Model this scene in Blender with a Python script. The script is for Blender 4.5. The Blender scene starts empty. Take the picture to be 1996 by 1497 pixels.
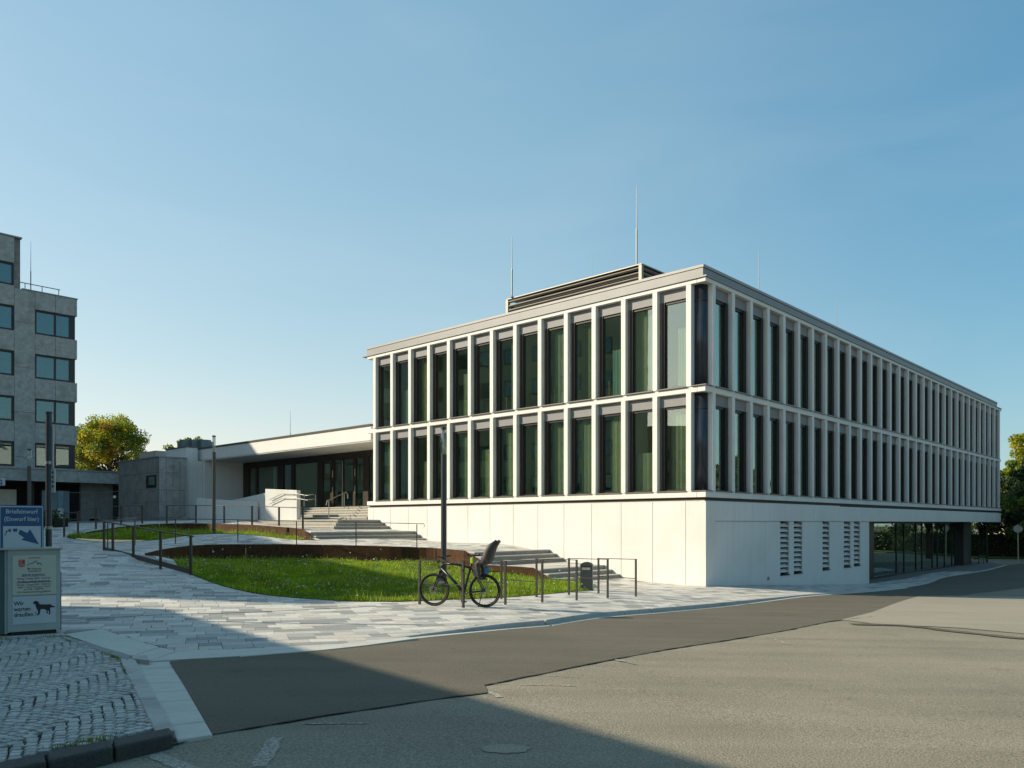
import bpy, math, random
import numpy as np
from mathutils import Vector, Matrix, geometry

random.seed(7); rng = np.random.default_rng(11)
scene = bpy.context.scene
COL = scene.collection
rad = math.radians

# ------------------------------------------------------------------ camera, sky, sun, exposure
F, CX, HY, CZ = 1543.2, 998.0, 1019.46, 1.70          # photo focal length (px), centre, horizon row, eye height
cam = bpy.data.cameras.new('camera'); camo = bpy.data.objects.new('camera', cam); COL.objects.link(camo)
camo.location = (0, 0, CZ); camo.rotation_euler = (rad(90), 0, 0)
cam.sensor_width = 36; cam.lens = F/1996*36; cam.shift_y = (HY-748.5)/1996
cam.clip_start = .1; cam.clip_end = 3000
scene.camera = camo
SUN_EL, SUN_AZ = rad(30), rad(-90)                     # azimuth clockwise from +Y
sv = Vector((math.sin(SUN_AZ)*math.cos(SUN_EL), math.cos(SUN_AZ)*math.cos(SUN_EL), math.sin(SUN_EL)))
world = bpy.data.worlds.new('World'); scene.world = world; world.use_nodes = True
wn = world.node_tree.nodes; wl = world.node_tree.links
sky = wn.new('ShaderNodeTexSky'); sky.sky_type = 'NISHITA'; sky.sun_disc = False
sky.sun_elevation = SUN_EL; sky.sun_rotation = SUN_AZ % (2*math.pi)
sky.air_density = 1.25; sky.dust_density = .45; sky.ozone_density = 2.2; sky.altitude = 100
bg = wn['Background']; bg.inputs['Strength'].default_value = .10
# the clear autumn sky is paler towards the sun (left) and a deeper blue away from it
tcw = wn.new('ShaderNodeTexCoord'); sxw = wn.new('ShaderNodeSeparateXYZ'); mrw = wn.new('ShaderNodeMapRange'); mrw.interpolation_type = 'SMOOTHSTEP'
mrw.inputs[1].default_value = -.05; mrw.inputs[2].default_value = .60
tintw = wn.new('ShaderNodeMix'); tintw.data_type = 'RGBA'; tintw.inputs[6].default_value = (1.42, 2.0, 2.28, 1); tintw.inputs[7].default_value = (.66, 1.38, 1.86, 1)
mulw = wn.new('ShaderNodeMix'); mulw.data_type = 'RGBA'; mulw.blend_type = 'MULTIPLY'; mulw.inputs[0].default_value = 1
sepw = wn.new('ShaderNodeSeparateColor'); comw = wn.new('ShaderNodeCombineColor'); wl.new(sky.outputs[0], sepw.inputs[0])
for ch, g_ in enumerate((.85, .6, .5)):
    pw = wn.new('ShaderNodeMath'); pw.operation = 'POWER'; pw.inputs[1].default_value = g_; wl.new(sepw.outputs[ch], pw.inputs[0]); wl.new(pw.outputs[0], comw.inputs[ch])
wl.new(tcw.outputs['Generated'], sxw.inputs[0]); wl.new(sxw.outputs[0], mrw.inputs[0]); wl.new(mrw.outputs[0], tintw.inputs[0])
wl.new(comw.outputs[0], mulw.inputs[6]); wl.new(tintw.outputs[2], mulw.inputs[7])
# very faint high cirrus
mpw = wn.new('ShaderNodeMapping'); mpw.inputs['Rotation'].default_value = (0, rad(-22), rad(20)); mpw.inputs['Scale'].default_value = (1.3, 1.3, 5.5)
nzw = wn.new('ShaderNodeTexNoise'); nzw.inputs['Scale'].default_value = 2.2; nzw.inputs['Detail'].default_value = 7; nzw.inputs['Distortion'].default_value = .6
rgw = wn.new('ShaderNodeMapRange'); rgw.inputs[1].default_value = .42; rgw.inputs[2].default_value = .75; rgw.inputs[4].default_value = .07
cir = wn.new('ShaderNodeMix'); cir.data_type = 'RGBA'; cir.inputs[7].default_value = (5.2, 5.6, 5.8, 1)
wl.new(tcw.outputs['Generated'], mpw.inputs[0]); wl.new(mpw.outputs[0], nzw.inputs['Vector']); wl.new(nzw.outputs[0], rgw.inputs[0]); wl.new(rgw.outputs[0], cir.inputs[0])
wl.new(mulw.outputs[2], cir.inputs[6]); wl.new(cir.outputs[2], bg.inputs['Color'])
sl = bpy.data.lights.new('sun', 'SUN'); sl.energy = 4.4; sl.angle = rad(.5); sl.color = (1, .875, .67)
so = bpy.data.objects.new('sun', sl); COL.objects.link(so); so.rotation_euler = sv.to_track_quat('Z', 'Y').to_euler()
so.location = (-40, 0, 40)
scene.view_settings.view_transform = 'Standard'; scene.view_settings.look = 'None'
scene.view_settings.exposure = .6; scene.view_settings.gamma = 1
scene.render.engine = 'CYCLES'
scene.cycles.max_bounces = 6; scene.cycles.transparent_max_bounces = 10

# ------------------------------------------------------------------ frames of reference
TH = rad(43.1146)
C0 = Vector((6.506, 26.579, 0))
ROT = math.pi/2 - TH
def U(px, py, Y): return Vector(((px-CX)/F*Y, Y, CZ-(py-HY)/F*Y))        # point seen at a pixel, at depth Y
def G(px, py, z):
    Y = F*(CZ-z)/(py-HY); return Vector(((px-CX)/F*Y, Y, z))              # ditto, at height z
def L(x, t, z=0):                                                         # building frame -> world
    return Vector((C0.x+math.sin(TH)*x-math.cos(TH)*t, C0.y+math.cos(TH)*x+math.sin(TH)*t, z))
def toL(X, Y):
    a, b = X-C0.x, Y-C0.y
    return a*math.sin(TH)+b*math.cos(TH), -a*math.cos(TH)+b*math.sin(TH)
def t_at(px, x=0):                                                        # position along the left facade plane
    k = (px-CX)/F; o = L(x, 0); return (o.x-k*o.y)/(math.cos(TH)+k*math.sin(TH))
def s_at(px, y=0):                                                        # position along the right facade plane
    k = (px-CX)/F; o = L(0, y); return (k*o.y-o.x)/(math.sin(TH)-k*math.cos(TH))

# ------------------------------------------------------------------ materials
MATS = {}
def M(name, col, rough=.6, metal=0., var=.12, scale=3., bump=0., bscale=60., spec=.5, stain=None, streak=0.):
    if name in MATS: return MATS[name]
    m = bpy.data.materials.new(name); m.use_nodes = True; MATS[name] = m
    nt = m.node_tree; n = nt.nodes; l = nt.links; b = n['Principled BSDF']
    b.inputs['Roughness'].default_value = rough; b.inputs['Metallic'].default_value = metal
    b.inputs['Specular IOR Level'].default_value = spec
    geo = n.new('ShaderNodeNewGeometry')
    if var:
        no = n.new('ShaderNodeTexNoise'); no.inputs['Scale'].default_value = scale; no.inputs['Detail'].default_value = 6
        no.inputs['Roughness'].default_value = .6
        l.new(geo.outputs['Position'], no.inputs['Vector'])
        mx = n.new('ShaderNodeMix'); mx.data_type = 'RGBA'
        mr = n.new('ShaderNodeMapRange'); mr.inputs[1].default_value = .3; mr.inputs[2].default_value = .7
        l.new(no.outputs[0], mr.inputs[0]); l.new(mr.outputs[0], mx.inputs[0])
        mx.inputs[6].default_value = (*[c*(1-var) for c in col], 1)
        mx.inputs[7].default_value = (*[min(1, c*(1+var)) for c in col], 1)
        out = mx.outputs[2]
        if streak:
            mp = n.new('ShaderNodeMapping'); mp.inputs['Scale'].default_value = (1, 1, .09); n3 = n.new('ShaderNodeTexNoise'); n3.inputs['Scale'].default_value = 5; n3.inputs['Detail'].default_value = 7
            l.new(geo.outputs['Position'], mp.inputs[0]); l.new(mp.outputs[0], n3.inputs['Vector'])
            r3 = n.new('ShaderNodeMapRange'); r3.inputs[1].default_value = .45; r3.inputs[2].default_value = .8; r3.inputs[4].default_value = streak
            m3 = n.new('ShaderNodeMix'); m3.data_type = 'RGBA'; l.new(n3.outputs[0], r3.inputs[0]); l.new(r3.outputs[0], m3.inputs[0]); l.new(out, m3.inputs[6]); m3.inputs[7].default_value = (*[c*.62 for c in col], 1); out = m3.outputs[2]
        if stain:                                     # (scale, colour, amount): blotches with a shape of their own
            n2 = n.new('ShaderNodeTexNoise'); n2.inputs['Scale'].default_value = stain[0]; n2.inputs['Detail'].default_value = 8
            l.new(geo.outputs['Position'], n2.inputs['Vector'])
            r2 = n.new('ShaderNodeMapRange'); r2.inputs[1].default_value = .52; r2.inputs[2].default_value = .68
            r2.inputs[4].default_value = stain[2]
            m2 = n.new('ShaderNodeMix'); m2.data_type = 'RGBA'
            l.new(n2.outputs[0], r2.inputs[0]); l.new(r2.outputs[0], m2.inputs[0]); l.new(out, m2.inputs[6])
            m2.inputs[7].default_value = (*stain[1], 1); out = m2.outputs[2]
        l.new(out, b.inputs['Base Color'])
    else: b.inputs['Base Color'].default_value = (*col, 1)
    if bump:
        nb = n.new('ShaderNodeTexNoise'); nb.inputs['Scale'].default_value = bscale; nb.inputs['Detail'].default_value = 4
        l.new(geo.outputs['Position'], nb.inputs['Vector'])
        bp = n.new('ShaderNodeBump'); bp.inputs['Strength'].default_value = bump; bp.inputs['Distance'].default_value = .02
        l.new(nb.outputs[0], bp.inputs['Height']); l.new(bp.outputs[0], b.inputs['Normal'])
    return m
def glass(name, tint, refl=.06, gain=1.0):
    m = bpy.data.materials.new(name); m.use_nodes = True; n = m.node_tree.nodes; l = m.node_tree.links
    n.remove(n['Principled BSDF'])
    tr = n.new('ShaderNodeBsdfTransparent'); tr.inputs[0].default_value = (*tint, 1)
    gl = n.new('ShaderNodeBsdfGlossy'); gl.inputs['Roughness'].default_value = 0; gl.inputs[0].default_value = (.86, 1, .93, 1)
    lw_ = n.new('ShaderNodeLayerWeight'); fr = n.new('ShaderNodeMath'); fr.operation = 'POWER'; fr.inputs[1].default_value = 4.2; l.new(lw_.outputs['Facing'], fr.inputs[0]); lw_.inputs[0].default_value = .5
    ma = n.new('ShaderNodeMath'); ma.operation = 'MULTIPLY_ADD'; ma.inputs[1].default_value = gain; ma.inputs[2].default_value = refl
    ma.use_clamp = True
    no = n.new('ShaderNodeTexNoise'); no.inputs['Scale'].default_value = .9; g = n.new('ShaderNodeNewGeometry')
    l.new(g.outputs['Position'], no.inputs['Vector'])
    bp = n.new('ShaderNodeBump'); bp.inputs['Strength'].default_value = .02; bp.inputs['Distance'].default_value = .03
    l.new(no.outputs[0], bp.inputs['Height']); l.new(bp.outputs[0], gl.inputs['Normal'])
    l.new(fr.outputs[0], ma.inputs[0]); mx = n.new('ShaderNodeMixShader')
    l.new(ma.outputs[0], mx.inputs[0]); l.new(tr.outputs[0], mx.inputs[1]); l.new(gl.outputs[0], mx.inputs[2])
    l.new(mx.outputs[0], n['Material Output'].inputs[0]); MATS[name] = m; return m
def leafmat(name, col, tr=.35):
    m = bpy.data.materials.new(name); m.use_nodes = True; n = m.node_tree.nodes; l = m.node_tree.links
    b = n['Principled BSDF']; b.inputs['Roughness'].default_value = .55
    g = n.new('ShaderNodeNewGeometry'); no = n.new('ShaderNodeTexNoise'); no.inputs['Scale'].default_value = 1.3; no.inputs['Detail'].default_value = 5
    l.new(g.outputs['Position'], no.inputs['Vector']); mx = n.new('ShaderNodeMix'); mx.data_type = 'RGBA'
    mr = n.new('ShaderNodeMapRange'); mr.inputs[1].default_value = .35; mr.inputs[2].default_value = .65
    l.new(no.outputs[0], mr.inputs[0]); l.new(mr.outputs[0], mx.inputs[0])
    mx.inputs[6].default_value = (*[c*.7 for c in col], 1); mx.inputs[7].default_value = (*[c*1.3 for c in col], 1)
    l.new(mx.outputs[2], b.inputs['Base Color'])
    t = n.new('ShaderNodeBsdfTranslucent'); l.new(mx.outputs[2], t.inputs[0])
    ms = n.new('ShaderNodeMixShader'); ms.inputs[0].default_value = tr
    l.new(b.outputs[0], ms.inputs[1]); l.new(t.outputs[0], ms.inputs[2]); l.new(ms.outputs[0], n['Material Output'].inputs[0])
    MATS[name] = m; return m

WHITE = M('white_concrete', (.66, .655, .625), .62, var=.03, scale=1.2, bump=.05, bscale=25, stain=(.7, (.51, .505, .47), .35), streak=.14)
PANEL = M('white_panel', (.66, .655, .625), .55, var=.025, scale=.8, stain=(.5, (.53, .52, .485), .35), streak=.17)
FASC = M('fascia_metal', (.22, .225, .225), .5, metal=.15, var=.06, scale=1.5)
FASC2 = M('grey_coping', (.29, .29, .28), .5, metal=.1, var=.05, scale=1.5)
DARKM = M('dark_window_metal', (.022, .021, .019), .38, metal=.3, var=.1, scale=4)
BLIND = M('blind_box_metal', (.19, .195, .198), .55, metal=0, var=.05)
SILL = M('sill_metal', (.17, .165, .155), .4, metal=.5, var=.08)
DCOL = M('slate_blue_column', (.035, .045, .06), .3, metal=.4, var=.1)
GLASS = glass('green_window_glass', (.78, .86, .77), .24, 1.1)
GLASS2 = glass('entrance_glass', (.84, .92, .88), .07, 1.0)
GLASSD = glass('shop_glass', (.30, .38, .34), .16, 1.6)
CEIL = M('ceiling_white', (.55, .53, .47), .8, var=.04)
INWALL = M('interior_wall', (.56, .52, .38), .85, var=.08, scale=.6)
CARPET = M('carpet', (.10, .09, .08), .95, var=.15)
WOOD = M('wood_beige', (.34, .19, .08), .6, var=.2, scale=4)
CURT = M('curtain', (.44, .42, .33), .9, var=.12, scale=5)
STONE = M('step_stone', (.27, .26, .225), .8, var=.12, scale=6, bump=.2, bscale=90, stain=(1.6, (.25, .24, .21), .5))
TREAD = M('tread_stone_lit', (.47, .45, .395), .8, var=.1, scale=8, bump=.15, bscale=90, stain=(1.6, (.36, .34, .30), .5))  # tread tops coloured lighter than risers in place of sunlight on them
PAVE = [M('paving_%s' % s, c, .82, var=.13, scale=14, bump=.25, bscale=120, stain=(1.1, tuple(q*.82 for q in c), .4)) for s, c in
        (('light', (.56, .54, .485)), ('pale', (.47, .455, .415)), ('mid', (.37, .365, .34)), ('grey', (.265, .265, .25)), ('warm', (.49, .455, .395)))]
JOINT = M('joint_mortar', (.17, .16, .145), .95, var=.15, scale=20)
KERBM = M('kerb_concrete', (.42, .41, .375), .8, var=.12, scale=9, bump=.2, stain=(2, (.28, .27, .24), .6))
GRAN = M('dark_granite', (.045, .045, .042), .8, var=.35, scale=40, bump=.4, bscale=80, stain=(3, (.05, .055, .035), .6))
SETT = [M('sett_%d' % i, c, .7, var=.25, scale=30, bump=.35, bscale=70) for i, c in enumerate(((.40, .40, .365), (.33, .33, .305), (.46, .45, .41), (.37, .35, .30)))]
SOIL = M('soil', (.035, .06, .012), .95, var=.3, scale=12)
CORT = M('corten_steel', (.07, .033, .014), .8, var=.35, scale=6, bump=.12, bscale=50, spec=.2, stain=(2.2, (.05, .026, .012), .8))
RAIL = M('railing_steel', (.05, .047, .04), .5, metal=.2, var=.12, scale=8)
STEEL = M('brushed_steel', (.30, .29, .26), .4, metal=.6, var=.08)
CONC = M('exposed_concrete', (.34, .345, .32), .85, var=.22, scale=3.5, bump=.4, bscale=18, stain=(.8, (.20, .20, .18), .6))
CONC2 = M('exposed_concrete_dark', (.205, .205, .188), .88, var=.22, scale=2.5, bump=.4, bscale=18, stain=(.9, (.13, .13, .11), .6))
BLACK = M('black_rubber', (.012, .012, .012), .6, var=.1)
LAMPM = M('lamp_post_paint', (.06, .065, .065), .4, metal=.4, var=.08)
def asphalt(name, a, b, grain=.6, paint=False):
    m = bpy.data.materials.new(name); m.use_nodes = True; n = m.node_tree.nodes; l = m.node_tree.links; bs = n['Principled BSDF']
    bs.inputs['Roughness'].default_value = .92; bs.inputs['Specular IOR Level'].default_value = .25
    g = n.new('ShaderNodeNewGeometry')
    big = n.new('ShaderNodeTexNoise'); big.inputs['Scale'].default_value = .45; big.inputs['Detail'].default_value = 7; big.inputs['Roughness'].default_value = .62
    fine = n.new('ShaderNodeTexNoise'); fine.inputs['Scale'].default_value = 52; fine.inputs['Detail'].default_value = 5; fine.inputs['Roughness'].default_value = .75
    mp = n.new('ShaderNodeMapping'); mp.inputs['Rotation'].default_value = (0, 0, rad(38)); mp.inputs['Scale'].default_value = (.25, 2.2, 1)
    trk = n.new('ShaderNodeTexNoise'); trk.inputs['Scale'].default_value = .8; trk.inputs['Detail'].default_value = 4
    vo = n.new('ShaderNodeTexVoronoi'); vo.inputs['Scale'].default_value = 62
    for t in (big, fine, vo): l.new(g.outputs['Position'], t.inputs['Vector'])
    l.new(g.outputs['Position'], mp.inputs[0]); l.new(mp.outputs[0], trk.inputs['Vector'])
    m1 = n.new('ShaderNodeMix'); m1.data_type = 'RGBA'; m1.inputs[6].default_value = (*a, 1); m1.inputs[7].default_value = (*b, 1)
    r1 = n.new('ShaderNodeMapRange'); r1.inputs[1].default_value = .32; r1.inputs[2].default_value = .68
    ad = n.new('ShaderNodeMath'); ad.operation = 'ADD'; hf = n.new('ShaderNodeMath'); hf.operation = 'MULTIPLY'; hf.inputs[1].default_value = .5
    l.new(big.outputs[0], ad.inputs[0]); l.new(trk.outputs[0], ad.inputs[1]); l.new(ad.outputs[0], hf.inputs[0])
    l.new(hf.outputs[0], r1.inputs[0]); l.new(r1.outputs[0], m1.inputs[0])
    m2 = n.new('ShaderNodeMix'); m2.data_type = 'RGBA'; m2.blend_type = 'MULTIPLY'; m2.inputs[0].default_value = 1
    r2 = n.new('ShaderNodeMapRange'); r2.inputs[1].default_value = .3; r2.inputs[2].default_value = .7
    r2.inputs[3].default_value = 1-grain; r2.inputs[4].default_value = 1+grain
    l.new(fine.outputs[0], r2.inputs[0]); l.new(m1.outputs[2], m2.inputs[6]); l.new(r2.outputs[0], m2.inputs[7])
    oil = n.new('ShaderNodeTexNoise'); oil.inputs['Scale'].default_value = 1.7; oil.inputs['Detail'].default_value = 9; oil.inputs['Roughness'].default_value = .7; l.new(g.outputs['Position'], oil.inputs['Vector'])
    ro = n.new('ShaderNodeMapRange'); ro.inputs[1].default_value = .60; ro.inputs[2].default_value = .72; ro.inputs[3].default_value = 1; ro.inputs[4].default_value = .72
    m4 = n.new('ShaderNodeMix'); m4.data_type = 'RGBA'; m4.blend_type = 'MULTIPLY'; m4.inputs[0].default_value = 1; l.new(oil.outputs[0], ro.inputs[0]); l.new(m2.outputs[2], m4.inputs[6]); l.new(ro.outputs[0], m4.inputs[7])
    last = m4.outputs[2]
    if paint:                                         # remains of white paint clinging to the stones
        pn = n.new('ShaderNodeTexNoise'); pn.inputs['Scale'].default_value = 38; pn.inputs['Detail'].default_value = 6; pn.inputs['Roughness'].default_value = .8; l.new(g.outputs['Position'], pn.inputs['Vector'])
        rp = n.new('ShaderNodeMapRange'); rp.inputs[1].default_value = .49; rp.inputs[2].default_value = .56; l.new(pn.outputs[0], rp.inputs[0])
        m5 = n.new('ShaderNodeMix'); m5.data_type = 'RGBA'; l.new(rp.outputs[0], m5.inputs[0]); l.new(last, m5.inputs[6]); m5.inputs[7].default_value = (.46, .45, .41, 1); last = m5.outputs[2]
    l.new(last, bs.inputs['Base Color'])
    bp = n.new('ShaderNodeBump'); bp.inputs['Strength'].default_value = .55; bp.inputs['Distance'].default_value = .006
    l.new(vo.outputs[0], bp.inputs['Height']); l.new(bp.outputs[0], bs.inputs['Normal'])
    MATS[name] = m; return m
ASPH = asphalt('old_asphalt', (.19, .170, .128), (.275, .248, .186))
ASPD = asphalt('new_asphalt', (.098, .088, .066), (.142, .128, .096), grain=.35)
ASPL = asphalt('bleached_asphalt', (.27, .245, .19), (.325, .295, .23), grain=.3)
ASPS = asphalt('asphalt_seam', (.035, .032, .028), (.05, .045, .038), grain=.3)
PAINT = asphalt('worn_road_paint', (.21, .19, .145), (.27, .245, .19), paint=True)
GRASSM = [leafmat('grass_a', (.15, .30, .008), .5), leafmat('grass_b', (.42, .50, .015), .5), leafmat('grass_c', (.05, .16, .006), .4), leafmat('grass_dry', (.34, .30, .07), .4)]
FLOW = M('white_flower', (.75, .75, .66), .7, var=.05)
BARK = M('bark', (.07, .05, .035), .9, var=.3, scale=12, bump=.5, bscale=20)

# ------------------------------------------------------------------ mesh helpers
class MB:
    def __init__(s): s.v = []; s.f = []; s.m = []
    def add(s, vs, fs, mi=0):
        o = len(s.v); s.v += [tuple(v) for v in vs]; s.f += [tuple(i+o for i in f) for f in fs]; s.m += [mi]*len(fs); return s
    def box(s, x0, x1, y0, y1, z0, z1, mi=0):
        vs = [(x, y, z) for z in (z0, z1) for y in (y0, y1) for x in (x0, x1)]
        return s.add(vs, [(0, 2, 3, 1), (4, 5, 7, 6), (0, 1, 5, 4), (2, 6, 7, 3), (0, 4, 6, 2), (1, 3, 7, 5)], mi)
    def prism(s, poly, z0, z1, mi=0):                 # poly ccw (x,y); z0/z1 number or list per vertex
        n = len(poly); a = z0 if hasattr(z0, '__len__') else [z0]*n; b = z1 if hasattr(z1, '__len__') else [z1]*n
        vs = [(p[0], p[1], a[i]) for i, p in enumerate(poly)]+[(p[0], p[1], b[i]) for i, p in enumerate(poly)]
        return s.add(vs, [tuple(range(n))[::-1], tuple(range(n, 2*n))]+[(i, (i+1) % n, (i+1) % n+n, i+n) for i in range(n)], mi)
    def beam(s, p, q, w, h, up=(0, 0, 1), mi=0):
        p, q = Vector(p), Vector(q); d = (q-p).normalized(); u = Vector(up)
        sd = d.cross(u)
        if sd.length < 1e-4: sd = d.cross(Vector((0, 1, 0)))
        sd.normalize(); u = sd.cross(d).normalized(); a = sd*w/2; b = u*h/2
        vs = [p-a-b, p+a-b, p+a+b, p-a+b, q-a-b, q+a-b, q+a+b, q-a+b]
        return s.add(vs, [(0, 1, 2, 3), (7, 6, 5, 4), (0, 4, 5, 1), (1, 5, 6, 2), (2, 6, 7, 3), (3, 7, 4, 0)], mi)
    def tube(s, pts, r, n=8, mi=0, closed=False, cap=True):
        pts = [Vector(p) for p in pts]; N = len(pts); rr = r if hasattr(r, '__len__') else [r]*N; vs = []; prev = None
        for i, p in enumerate(pts):
            if closed: d = (pts[(i+1) % N]-pts[i-1]).normalized()
            else: d = (pts[min(i+1, N-1)]-pts[max(i-1, 0)]).normalized()
            if prev is None: u = d.orthogonal().normalized()
            else:
                u = prev-d*prev.dot(d)
                u = u.normalized() if u.length > 1e-5 else d.orthogonal().normalized()
            prev = u; w = d.cross(u)
            vs += [p+(u*math.cos(2*math.pi*k/n)+w*math.sin(2*math.pi*k/n))*rr[i] for k in range(n)]
        fs = []
        for i in range(N if closed else N-1):
            j = (i+1) % N
            fs += [(i*n+k, i*n+(k+1) % n, j*n+(k+1) % n, j*n+k) for k in range(n)]
        if cap and not closed: fs += [tuple(range(n))[::-1], tuple((N-1)*n+k for k in range(n))]
        return s.add(vs, fs, mi)
    def cyl(s, c, r, z0, z1, n=20, r2=None, mi=0): return s.tube([(c[0], c[1], z0), (c[0], c[1], z1)], [r, r if r2 is None else r2], n, mi)
    def mesh(s, name, mats, smooth=False):
        me = bpy.data.meshes.new(name); me.from_pydata(s.v, [], s.f)
        for m in (mats if isinstance(mats, (list, tuple)) else [mats]): me.materials.append(m)
        if any(s.m): me.polygons.foreach_set('material_index', s.m)
        if smooth: me.polygons.foreach_set('use_smooth', [True]*len(s.f))
        me.update(); return me
    def build(s, name, mats, parent=None, smooth=False, **k): return put(name, s.mesh(name, mats, smooth), parent, **k)
def put(name, me, parent=None, loc=None, rz=None, **k):
    o = bpy.data.objects.new(name, me); COL.objects.link(o)
    if parent: o.parent = parent
    if loc is not None: o.location = loc
    if rz is not None: o.rotation_euler = (0, 0, rz)
    return tag(o, **k)
def tag(o, label=None, cat=None, group=None, kind=None):
    if label: o['label'] = label
    if cat: o['category'] = cat
    if group: o['group'] = group
    if kind: o['kind'] = kind
    return o
def thing(name, label, cat, loc=(0, 0, 0), rz=0, group=None): return put(name, None, None, loc, rz, label=label, cat=cat, group=group)
def bev(o, w=.01, seg=2):
    b = o.modifiers.new('bevel', 'BEVEL'); b.width = w; b.segments = seg; b.limit_method = 'ANGLE'; b.angle_limit = rad(40); return o
def catmull(P, n=8):
    P = [Vector(p) for p in P]; out = []
    for i in range(len(P)-1):
        a = P[i-1] if i else P[0]*2-P[1]; b, c = P[i], P[i+1]; d = P[i+2] if i+2 < len(P) else P[-1]*2-P[-2]
        for k in range(n):
            t = k/n; out.append(.5*((2*b)+(c-a)*t+(2*a-5*b+4*c-d)*t*t+(3*b-a-3*c+d)*t**3))
    return out+[P[-1]]
def inside(x, y, poly):
    c = False; j = len(poly)-1
    for i in range(len(poly)):
        xi, yi = poly[i][0], poly[i][1]; xj, yj = poly[j][0], poly[j][1]
        if (yi > y) != (yj > y) and x < (xj-xi)*(y-yi)/(yj-yi)+xi: c = not c
        j = i
    return c
def np_inside(X, Y, poly):
    c = np.zeros(X.shape, bool); j = len(poly)-1
    for i in range(len(poly)):
        xi, yi = poly[i][0], poly[i][1]; xj, yj = poly[j][0], poly[j][1]
        if yi != yj: c ^= ((yi > Y) != (yj > Y)) & (X < (xj-xi)*(Y-yi)/(yj-yi)+xi)
        j = i
    return c
class TPS:
    def __init__(s, pts, lam=.002):
        P = np.array([(p[0], p[1]) for p in pts], float); z = np.array([p[2] for p in pts], float); n = len(P)
        d = np.hypot(P[:, None, 0]-P[None, :, 0], P[:, None, 1]-P[None, :, 1])
        K = np.where(d > 0, d*d*np.log(np.maximum(d, 1e-9)), 0)+lam*n*np.eye(n)
        Q = np.c_[np.ones(n), P]; A = np.block([[K, Q], [Q.T, np.zeros((3, 3))]])
        w = np.linalg.solve(A, np.r_[z, 0, 0, 0]); s.P, s.w, s.a = P, w[:n], w[n:]
    def arr(s, X, Y):
        X = np.asarray(X, float); Y = np.asarray(Y, float); out = s.a[0]+s.a[1]*X+s.a[2]*Y
        for (x, y), w in zip(s.P, s.w):
            d2 = (X-x)**2+(Y-y)**2; out = out+w*.5*d2*np.log(np.maximum(d2, 1e-12))
        return out
    def __call__(s, x, y): return float(s.arr(x, y))
def sheet(name, outline, h, sp, lift=0, mat=None, holes=(), parent=None, near=None, **k):
    """surface over a plan outline with height h(x,y), triangulated exactly to the outline"""
    V = []; E = []
    for poly in [outline]+list(holes):
        o = len(V); n = len(poly); pts = []
        for i in range(n):
            a, b = Vector(poly[i][:2]), Vector(poly[(i+1) % n][:2]); m = max(1, int((b-a).length/(sp*2)))
            pts += [a+(b-a)*q/m for q in range(m)]
        V += pts; E += [(o+i, o+(i+1) % len(pts)) for i in range(len(pts))]
    xs = [p[0] for p in outline]; ys = [p[1] for p in outline]
    gx, gy = np.meshgrid(np.arange(min(xs)+sp*.5, max(xs), sp), np.arange(min(ys)+sp*.5, max(ys), sp)); gx = gx.ravel(); gy = gy.ravel()
    ok = np_inside(gx, gy, outline)
    for q in holes: ok &= ~np_inside(gx, gy, q)
    V += [Vector((a, b)) for a, b in zip(gx[ok], gy[ok])]
    r = geometry.delaunay_2d_cdt(V, E, [], 0, 1e-5)
    vs, fs = r[0], r[2]
    cx = np.array([sum(vs[i].x for i in f)/3 for f in fs]); cy = np.array([sum(vs[i].y for i in f)/3 for f in fs])
    ok = np_inside(cx, cy, outline)
    for q in holes: ok &= ~np_inside(cx, cy, q)
    Z = h.arr([v.x for v in vs], [v.y for v in vs])+lift if isinstance(h, TPS) else [h+lift]*len(vs)
    m = MB(); m.v = [(v.x, v.y, float(z)) for v, z in zip(vs, Z)]
    m.f = [tuple(f) if geometry.normal([Vector(m.v[i]) for i in f]).z > 0 else tuple(f)[::-1] for f, q in zip(fs, ok) if q]; m.m = [0]*len(m.f)
    return m.build(name, mat, parent, **k)
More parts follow.
